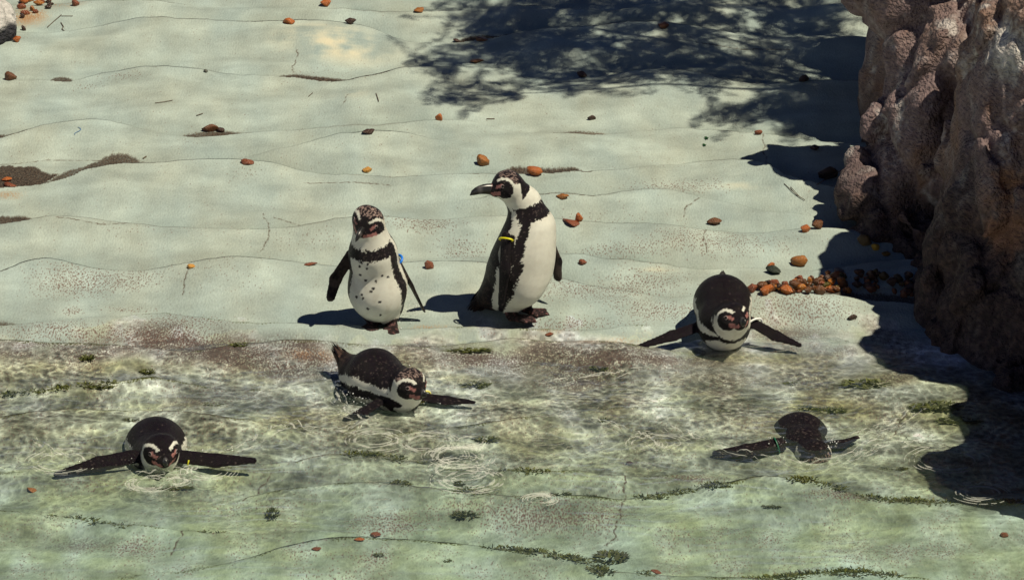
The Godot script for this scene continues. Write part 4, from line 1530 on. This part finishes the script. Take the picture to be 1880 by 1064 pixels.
	penguin("penguin swimming at the left, facing the camera with both wings stretched wide", {
		z = w5.z - 0.15, origin = w5, front = Vector3(0.02, -1.0, 0.2), belly = 66.0, flecks = 0.4, soil = 0.3, band0 = 1.3, band1 = 1.5,
		chain = [[284, 812, -0.30, 0.080], [286, 822, -0.10, 0.107], [289, 846, 0.06, 0.086], [293, 838, 0.12, 0.060], [295, 825, 0.17, 0.0545]],
		breast = [[290, 862, 0.05, 0.06]],
		beak = [305, 853, 0.25],
		rear = [[[284, 812, -0.34], [283, 805, -0.50], 0.05, 0.014]],
		wings = [{p = [[244, 838, 0.13], [180, 852, 0.17], [104, 871, 0.22]], n = Vector3(0.0, 0.75, 1.0), w = 0.030}, {p = [[334, 838, 0.12], [396, 845, 0.16], [465, 845, 0.18]], n = Vector3(0.0, 0.8, 0.9), w = 0.028}],
		band = {wing = 1, at = 0.22, color = Color(0.75, 0.70, 0.03), label = "yellow wing band", r = 0.003, turn = 1.0, grow = 0.9},
		mottled = false,
	})
	var w6 := on_water(1470, 822)
	penguin("penguin swimming at the right with its face down in the water and green wing band", {
		z = w6.z - 0.21, origin = w6, front = Vector3(0.0, -1.0, 0.1), belly = 40.0, flecks = 0.85, soil = 0.3,
		chain = [[1462, 796, -0.26, 0.075], [1468, 812, -0.08, 0.106], [1476, 832, 0.08, 0.088], [1486, 838, 0.14, 0.060], [1496, 838, 0.19, 0.053]],
		beak = [1499, 868, 0.17], crown = Vector3(0.05, 0.6, 1.0),
		rear = [[[1463, 790, -0.32], [1462, 768, -0.52], 0.045, 0.012]],
		wings = [{p = [[1432, 816, 0.16], [1372, 829, 0.23], [1314, 833, 0.22]], n = Vector3(0.0, 0.75, 1.0), w = 0.030}, {p = [[1508, 818, 0.15], [1542, 815, 0.15], [1574, 803, 0.10]], n = Vector3(0.0, 1.0, 0.3), w = 0.025}],
		band = {wing = 0, at = 0.10, color = Color(0.01, 0.12, 0.06), label = "green wing band", r = 0.0028, grow = 0.9},
		mottled = false,
	})


# ---------------------------------------------------------------- pebbles and small things

var pebble_shapes := []
var pebble_mats := {}


func pebble_shape(s: int) -> ArrayMesh:
	var n := FastNoiseLite.new()
	n.seed = 100 + s
	n.frequency = 1.0
	n.fractal_octaves = 2
	n.noise_type = FastNoiseLite.TYPE_SIMPLEX
	var r := RandomNumberGenerator.new()
	r.seed = 500 + s
	var cuts := []
	for i in 9:
		cuts.append([Vector3(r.randf_range(-1, 1), r.randf_range(-0.7, 1), r.randf_range(-1, 1)).normalized(), r.randf_range(0.52, 0.85)])
	var pos := PackedVector3Array()
	var rings_ := 8
	var sides := 14
	for i in rings_ + 1:
		for k in sides:
			var th := PI * i / rings_
			var ph := TAU * k / sides
			var d := Vector3(sin(th) * cos(ph), cos(th), sin(th) * sin(ph))
			var v := d * (1.0 + 0.30 * n.get_noise_3dv(d * 1.1))
			for c in cuts:
				var over: float = v.dot(c[0]) - c[1]
				if over > 0.0: v -= c[0] * over * 0.97
			pos.append(v * 0.5)
	var index := PackedInt32Array()
	for i in rings_:
		for k in sides:
			var a := i * sides + k
			var b := i * sides + (k + 1) % sides
			index.append_array([a, b, a + sides, b, b + sides, a + sides])
	return surface(pos, index)


func pebble_mat(c: Color, rough: float) -> StandardMaterial3D:
	var key := "%s %s" % [c, rough]
	if not pebble_mats.has(key):
		var m := mat(c, rough)
		m.heightmap_enabled = true
		m.heightmap_texture = relief("stone", 16.0, 5)
		m.heightmap_scale = 0.12
		m.uv1_triplanar = true
		m.uv1_scale = Vector3(2.0, 2.0, 2.0)
		pebble_mats[key] = m
	return pebble_mats[key]


func pebble(px: float, py: float, w: float, h: float, c: Color, label: String, group := "", lift := 0.0, shape := -1, rough := 0.34, sunk := 0.14) -> void:
	var g := on_ground(px, py + h * 0.42)
	var m_per := (CAM.z - g.z + 0.6) / PX
	var size := Vector3(w * m_per * 1.12, h * m_per * 1.1, w * m_per * rng.randf_range(0.6, 1.0))
	if shape < 0: shape = rng.randi() % pebble_shapes.size()
	var o := put("pebble", pebble_shapes[shape], pebble_mat(c, rough))
	o.position = g + Vector3(0, size.y * (0.5 - sunk) + lift, -size.z * 0.3)
	o.basis = Basis(Vector3.FORWARD, rng.randf_range(-0.2, 0.2)) * Basis(Vector3.UP, rng.randf_range(-0.5, 0.5)) * Basis.from_scale(size)
	tag(o, label, "pebble", group)


func build_pebbles() -> void:
	for i in 9:
		pebble_shapes.append(pebble_shape(i))
	var amber := Color(0.33, 0.125, 0.024)
	var orange := Color(0.40, 0.115, 0.024)
	var brown := Color(0.14, 0.055, 0.02)
	var rust := Color(0.21, 0.06, 0.024)
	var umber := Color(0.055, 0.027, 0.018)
	var yellow := Color(0.60, 0.30, 0.06)
	for e in [
		[17, 141, 26, 17, brown, "rounded brown pebble lying at the left end of a long crevice line"],
		[530, 39, 25, 13, orange, "orange pebble with a dark end on the upper ledge, near a darker one"],
		[598, 7, 22, 12, orange, "small orange pebble at the top edge above the white scuffed concrete"],
		[643, 40, 22, 11, umber, "dark brown pebble on the upper ledge right of an orange one"],
		[770, 20, 22, 9, amber, "low orange pebble just outside the tree's shade on the top ledge"],
		[386, 235, 30, 18, brown, "big brown pebble in a ledge trough with a small one beside it"],
		[404, 239, 17, 9, umber, "small dark pebble leaning on the big brown one in the trough"],
		[677, 243, 28, 9, umber, "flat dark red pebble lying alone on a ledge line"],
		[807, 215, 15, 15, orange, "small upright orange-red pebble just below the tree's shade"],
		[1087, 216, 15, 12, umber, "small dark pebble with a pale face below the tree's shade"],
		[885, 296, 27, 22, amber, "round amber pebble just behind the tall penguin's head"],
		[981, 315, 32, 17, orange, "pointed orange pebble sitting in dark sediment behind the tall penguin"],
		[675, 312, 20, 11, yellow, "yellow pebble, brightest of all, above a short dark trough"],
		[452, 299, 27, 9, rust, "flat dark red pebble on the ledge at the long sediment strip's far end"],
		[1033, 362, 26, 9, amber, "flat amber pebble in a trough right of the tall penguin's neck"],
		[1050, 410, 38, 9, rust, "flat rust slab of a pebble under an upright red one"],
		[1063, 400, 18, 16, orange, "upright red pebble standing on a flat rust pebble"],
		[1313, 408, 25, 14, brown, "lone wedge of brown pebble on the ledge left of the rock's foot"],
		[787, 488, 20, 15, rust, "triangular rust pebble on the ledge between the two standing penguins"],
		[1069, 482, 18, 10, rust, "small blocky rust pebble right of the tall penguin's flipper"],
		[349, 490, 17, 8, yellow, "flat bright orange pebble on the low ledge left of the penguins"],
		[570, 485, 26, 6, rust, "thin brown pebble in the pale crust left of the spotted penguin"],
		[1481, 420, 20, 16, orange, "red-orange pebble beside a browner one near the rock's foot"],
		[1503, 414, 25, 16, brown, "brown pebble beside a red-orange one near the rock's foot"],
		[1588, 443, 30, 19, Color(0.17, 0.11, 0.035), "olive brown pebble lying under the rock's stained foot"],
		[1608, 454, 15, 13, Color(0.55, 0.33, 0.03), "glassy yellow pebble touching the olive brown one"],
		[1629, 466, 19, 9, Color(0.24, 0.12, 0.015), "dark amber glassy pebble tight against the rock"],
		[1468, 480, 32, 22, amber, "largest loose pebble, brown-orange and wedge shaped, above the heap"],
		[1416, 486, 15, 12, orange, "orange pebble with a black top touching a dark green one"],
		[1421, 498, 26, 16, Color(0.012, 0.022, 0.012), "dark green algae-covered pebble above the heap"],
		[1541, 498, 26, 9, Color(0.22, 0.18, 0.16), "flat grey pebble just above the heap"],
		[1382, 531, 20, 16, rust, "red pebble at the heap's left end, beside the lying penguin"],
		[1393, 243, 15, 9, rust, "dark red pebble on the sunlit patch between tree and rock shade"],
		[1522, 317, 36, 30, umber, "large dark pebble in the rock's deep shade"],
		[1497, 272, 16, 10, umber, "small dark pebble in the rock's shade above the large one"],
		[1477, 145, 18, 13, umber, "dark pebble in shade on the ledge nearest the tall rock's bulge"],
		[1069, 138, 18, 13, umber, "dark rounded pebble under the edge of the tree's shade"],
		[876, 112, 26, 8, brown, "oblong brown pebble within the tree's shade"],
		[1220, 47, 23, 13, brown, "brown pebble deep in the tree's shade, right of centre at the top"],
		[884, 73, 28, 8, brown, "flat brown pebble wedged in a shaded ledge trough"],
		[838, 75, 12, 6, umber, "tiny dark pebble left of a flat brown one in the shaded trough"],
		[137, 6, 16, 13, rust, "rust pebble at the top edge, right of the orange litter"],
		[377, 130, 9, 7, Color(0.10, 0.10, 0.08), "tiny grey pebble on the second crevice line"],
		[30, 73, 16, 11, orange, "orange pebble tucked under the pale-topped boulder"],
		[42, 52, 9, 11, umber, "tiny dark shiny pebble right of the pale-topped boulder"],
		[1010, 614, 18, 6, rust, "flat wet rust pebble in front of the tall penguin's feet"],
		[1566, 582, 18, 12, umber, "dark pebble at the rim of the big rock's shade below the heap"],
		[57, 900, 24, 7, amber, "flat orange pebble under water at the lower left"],
		[660, 991, 18, 7, orange, "small orange pebble under water left of a dark red one"],
		[688, 983, 24, 8, rust, "dark red pebble under water near the bottom ledge"],
		[581, 1009, 19, 5, rust, "thin rust pebble under water on the lowest ledge line"],
		[1155, 851, 16, 6, umber, "small dark pebble under water right of the drop rings"],
		[1205, 1051, 20, 8, rust, "rust pebble under water at the bottom beside dark weed"],
		[1845, 983, 17, 9, rust, "rust pebble under water by the big shadow at lower right"],
		[12, 330, 18, 8, orange, "orange pebble in the dark sediment strip at the left edge"],
		[16, 341, 30, 7, rust, "flat rust pebble in the dark sediment strip at the left edge"],
	]:
		pebble(e[0], e[1], e[2], e[3], e[4], e[5])
	# the heap caught behind the ledge beside the big rock
	for i in 100:
		var u := pow(rng.randf(), 1.05)
		var px := lerpf(1396, 1690, u)
		var top := lerpf(517, 494, ss(1430, 1640, px))
		var py := lerpf(535, top, pow(rng.randf(), 1.3)) + ss(1600, 1690, px) * 8.0
		var s := rng.randf_range(10.0, 21.0)
		var kind := rng.randi() % 8
		var c: Color = [amber, orange, brown, rust, umber, brown, Color(0.10, 0.08, 0.015), Color(0.45, 0.16, 0.025)][kind]
		var hue: String = ["amber", "orange", "brown", "rust red", "dark", "brown", "olive", "bright orange"][kind]
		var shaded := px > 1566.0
		if shaded: c = c.lerp(umber, 0.6)  # the big rock's shade painted into these pebbles' colours
		var big := "large" if s > 17.0 else ("small" if s < 13.0 else "middling")
		pebble(px, py, s * rng.randf_range(0.9, 1.4), s * rng.randf_range(0.65, 1.0), c, "%s wet pebble, colour darkened for shade, in the shaded end of the heap against the rock" % big if shaded else "%s %s wet pebble in the sunlit end of the heap behind the ledge" % [big, hue],
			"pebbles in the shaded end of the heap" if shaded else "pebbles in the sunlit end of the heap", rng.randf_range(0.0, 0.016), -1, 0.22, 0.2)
	for i in 22:
		var px := rng.randf_range(36, 100)
		pebble(px, rng.randf_range(-14, 30 - (px - 40) * 0.34), rng.randf_range(9, 20), rng.randf_range(7, 13), [orange, rust, umber, amber][rng.randi() % 4], "wet orange pebble in the litter at the upper left corner", "pebbles in the upper left corner", 0.0, -1, 0.25)


func tuft_mesh(s: int, n: int) -> ArrayMesh:
	var r := RandomNumberGenerator.new()
	r.seed = 900 + s
	var st := fresh()
	for i in n:
		var a := r.randf() * TAU
		var q := sqrt(r.randf()) * 0.5
		var p := Vector3(cos(a) * q, 0, sin(a) * q)
		var d := Vector3(r.randf_range(-0.6, 0.6) + cos(a) * 0.4, r.randf_range(0.25, 1.0), r.randf_range(-0.6, 0.6) + sin(a) * 0.4).normalized() * r.randf_range(0.25, 0.55) * (1.1 - q)
		var side := d.cross(Vector3(r.randf() - 0.5, 0.4, r.randf() - 0.5)).normalized() * r.randf_range(0.03, 0.07)
		var g := r.randf()
		var c := Color(0.018, 0.026, 0.006).lerp(Color(0.11, 0.125, 0.018), g)
		for v in [p - side, p + d * 0.6 + side, p + side, p - side, p + d * 0.6 - side * 0.7, p + d * 0.6 + side, p + d * 0.6 - side * 0.7, p + d, p + d * 0.6 + side]:
			st.set_color(c)
			st.add_vertex(v)
	return done(st, false)


func build_small_things() -> void:
	var weed := StandardMaterial3D.new()
	weed.vertex_color_use_as_albedo = true
	weed.roughness = 0.6
	var shapes := []
	for i in 5:
		shapes.append(tuft_mesh(i, 170))
	for e in [
		[500, 938, 20, 18, "dark green weed tuft standing alone below the left swimmer"], [857, 940, 42, 13, "double clump of dark green weed below the drop rings"], [733, 884, 30, 11, "dark weed tuft just left of the lowest drop rings"],
		[1122, 1018, 54, 20, "largest dark weed clump, near the bottom centre"], [890, 803, 38, 10, "green weed strip above the drop rings"], [845, 884, 18, 8, "weed tuft inside the lowest drop ring"],
		[1030, 904, 30, 8, "weed tuft behind the single ring at bottom centre"], [1083, 908, 20, 7, "smaller weed tuft right of the single ring"], [1418, 927, 30, 6, "thin weed strip below the right swimmer's ledge"],
		[160, 653, 22, 10, "weed tuft at the water's edge on the left"], [270, 679, 22, 9, "weed tuft in the dark film left of the wading penguin"], [440, 630, 28, 7, "flat weed tuft at the edge left of the spotted penguin"],
		[872, 703, 42, 11, "bright weed tuft right of the wading penguin's flipper"], [862, 640, 62, 8, "long weed strip along the waterline ledge in front of the standing penguins"], [1100, 673, 28, 8, "weed tuft in the dark film left of the lying penguin"],
		[1110, 768, 18, 7, "small weed tuft midway between the two right penguins"], [1478, 747, 40, 10, "weed patch behind the right swimmer's back"], [1525, 750, 46, 11, "yellow-green weed patch right of the right swimmer's back"],
		[1600, 700, 80, 15, "wide weed patch at the rim of the rock's shade"], [1725, 742, 70, 17, "weed mat below the big rock"], [1765, 768, 70, 12, "lit weed mat in the sunlit gap between the rock's shadows"],
		[1640, 858, 44, 7, "weed strip right of the right swimmer's beak"], [1455, 702, 24, 6, "small weed strip below the lying penguin's right wing"], [320, 893, 50, 7, "weed strip below the left swimmer's chest"],
		[278, 893, 20, 6, "small weed tuft left of a strip below the left swimmer"], [185, 707, 40, 7, "weed along the ledge at the far left"], [240, 768, 24, 6, "weed tuft behind the left swimmer"], [390, 740, 40, 7, "weed patch above the left swimmer's right wing"],
		[695, 1016, 16, 7, "weed tuft on the lowest ledge, right of two red pebbles"], [820, 1026, 14, 6, "tiny weed tuft at the bottom, left of the mossy ledge"], [1180, 1048, 24, 8, "weed tuft beside the rust pebble at the bottom"], [1695, 745, 40, 12, "weed tuft at the left end of the mat below the rock"],
	]:
		var g := on_ground(e[0], e[1] + e[3] * 0.3)
		var per := (CAM.z - g.z + 0.6) / PX
		var o := put("weed_tuft", shapes[rng.randi() % 5], weed)
		o.position = g - Vector3(0, 0.002, 0)
		o.basis = Basis.from_scale(Vector3(e[2] * per * 1.2, e[3] * per * 1.25, e[3] * per * 3.0)) * Basis(Vector3.UP, rng.randf() * TAU)
		tag(o, e[4], "weed")
	# fringe of weed along the sunken ledges
	var list: Array[Transform3D] = []
	for f in [[3, 1172, 1335, 60], [3, 1470, 1640, 70], [4, 630, 775, 40], [1, 880, 1115, 110], [1, 1350, 1640, 90], [4, 920, 1010, 16], [3, 700, 880, 20], [6, 0, 200, 60], [2, 60, 420, 24], [3, 1640, 1880, 40]]:
		var e = ledges[f[0]]
		for i in int(f[3]):
			var px := rng.randf_range(f[1], f[2])
			var x := (px - 940.0) * (CAM.z - float(e.z[NX / 2]) + 0.8) / PX
			var c := clampi(int((x - X0) / DX), 0, NX - 1)
			var z: float = e.z[c] + rng.randf_range(-0.03, 0.012)
			var s := rng.randf_range(0.018, 0.048)
			list.append(Transform3D(Basis.from_scale(Vector3(s * 1.7, s * 0.8, s * 1.4)) * Basis(Vector3.UP, rng.randf() * TAU), Vector3(x, ground_y(x, z) - 0.002, z)))
	var mm := MultiMesh.new()
	mm.transform_format = MultiMesh.TRANSFORM_3D
	mm.mesh = tuft_mesh(9, 26)
	mm.instance_count = list.size()
	for i in list.size():
		mm.set_instance_transform(i, list[i])
	var fringe := MultiMeshInstance3D.new()
	fringe.name = "algae"
	fringe.multimesh = mm
	fringe.material_override = weed
	add_child(fringe)
	tag(fringe, "dark green algae growing in fringes along the sunken ledges", "algae", "", "stuff")
	# twigs and scraps on the dry concrete
	var wood := mat(Color(0.10, 0.065, 0.04), 0.8)
	for e in [[[86, 51, 97, 41, 112, 28], 1.6, "longest twig, slanting on the ledge right of the boulder"], [[112, 30, 122, 30, 133, 30], 1.3, "short straight twig meeting the longest one"], [[111, 42, 116, 50, 113, 54, 118, 58], 1.8, "crooked dark twig below the longest one"], [[284, 190, 300, 188, 316, 185], 1.5, "thin twig lying on the second broad ledge at the left"],
		[[690, 172, 693, 180, 695, 187], 1.6, "short dark twig left of the tree's shade"], [[893, 219, 908, 219], 1.8, "stub of twig below the tree's shade"], [[360, 213, 372, 209], 1.5, "small dark stub of twig on the left ledge"], [[566, 178, 574, 171], 1.2, "thin brown twig near the white scuffed concrete"],
		[[1440, 338, 1462, 358, 1478, 368], 1.3, "rusty pine needle at the edge of the rock's shade"], [[1452, 344, 1470, 364], 1.2, "shorter rusty pine needle crossing another at the shade's edge"], [[262, 292, 268, 288], 2.6, "tiny dark chip just above the long sediment strip"], [[1500, 340, 1560, 305, 1600, 280], 1.6, "long twig lying in the rock's deep shade"]]:
		var pts := []
		var rr := []
		for i in range(0, e[0].size(), 2):
			pts.append(on_ground(e[0][i], e[0][i + 1]) + Vector3(0, 0.003, 0))
			rr.append(e[1] * 0.0012)
		var o0: Vector3 = pts[0]
		for i in pts.size():
			pts[i] -= o0
		var st := fresh()
		tube(st, pts, rr, 5)
		var o := put("twig", done(st), wood)
		o.position = o0
		tag(o, e[2], "twig")
	# two green leaf scraps and a scrap of blue thread
	var leafy := mat(Color(0.012, 0.06, 0.012), 0.5)
	for e in [[1298, 254, 10, "upper dark green leaf scrap on the pale concrete left of the rock's shade"], [1294, 267, 9, "lower dark green leaf scrap on the pale concrete left of the rock's shade"]]:
		var g := on_ground(e[0], e[1])
		var per := (CAM.z - g.z) / PX
		var st := fresh()
		var ring := []
		for i in 9:
			var a := TAU * i / 9
			var q: float = e[2] * per * 0.55 * (1.0 if i % 2 else 0.62)
			ring.append(Vector3(cos(a) * q, 0.004 + 0.003 * sin(a * 2.0), sin(a) * q * 1.5))
		for i in 9:
			for v in [Vector3(0, 0.007, 0), ring[i], ring[(i + 1) % 9]]: st.add_vertex(v)
		var o := put("leaf", done(st, false), leafy)
		o.position = g
		tag(o, e[3], "leaf")
	var thread := []
	for i in 7:
		thread.append(on_ground(142 + 6 * sin(i * 0.9), 234 + i * 2.4) + Vector3(0, 0.003, 0))
	var t0: Vector3 = thread[0]
	for i in thread.size(): thread[i] -= t0
	var ts := fresh()
	tube(ts, thread, [0.0012, 0.0016, 0.0016, 0.0014, 0.0012, 0.0012, 0.001], 5)
	var tn := put("thread", done(ts), mat(Color(0.10, 0.22, 0.42), 0.6))
	tn.position = t0
	tag(tn, "curl of faded blue thread on the left ledge", "thread")
	# drops thrown up by the birds
	var bead := SphereMesh.new()
	bead.radius = 1.0
	bead.height = 2.0
	bead.radial_segments = 8
	bead.rings = 4
	var dm := mat(Color(0.75, 0.78, 0.76), 0.06)
	dm.metallic_specular = 0.9
	var drops: Array[Transform3D] = []
	for f in [[640, 740, 34, 34, 0.10, 120], [740, 590, 26, 24, 0.05, 90], [700, 592, 40, 14, 0.02, 50], [685, 735, 24, 14, 0.03, 40], [240, 840, 34, 14, 0.03, 70], [350, 838, 34, 12, 0.03, 50], [790, 742, 40, 14, 0.02, 30], [1420, 812, 26, 10, 0.02, 40], [1290, 625, 40, 20, 0.01, 30], [1520, 815, 24, 10, 0.02, 20], [800, 690, 120, 30, 0.0, 40]]:
		for i in int(f[5]):
			var a := rng.randf() * TAU
			var q := sqrt(rng.randf())
			var p := on_water(f[0] + cos(a) * q * f[2], f[1] + sin(a) * q * f[3])
			var s := 0.0007 + 0.0022 * pow(rng.randf(), 3.0)
			p.y = maxf(ground_y(p.x, p.z), 0.0) + s + rng.randf() * rng.randf() * f[4]
			drops.append(Transform3D(Basis.from_scale(Vector3(s, s, s)), p))
	var dmm := MultiMesh.new()
	dmm.transform_format = MultiMesh.TRANSFORM_3D
	dmm.mesh = bead
	dmm.instance_count = drops.size()
	for i in drops.size():
		dmm.set_instance_transform(i, drops[i])
	var dn := MultiMeshInstance3D.new()
	dn.name = "water_drops"
	dn.multimesh = dmm
	dn.material_override = dm
	add_child(dn)
	tag(dn, "splashed water drops flying round the moving penguins", "water drops", "", "stuff")
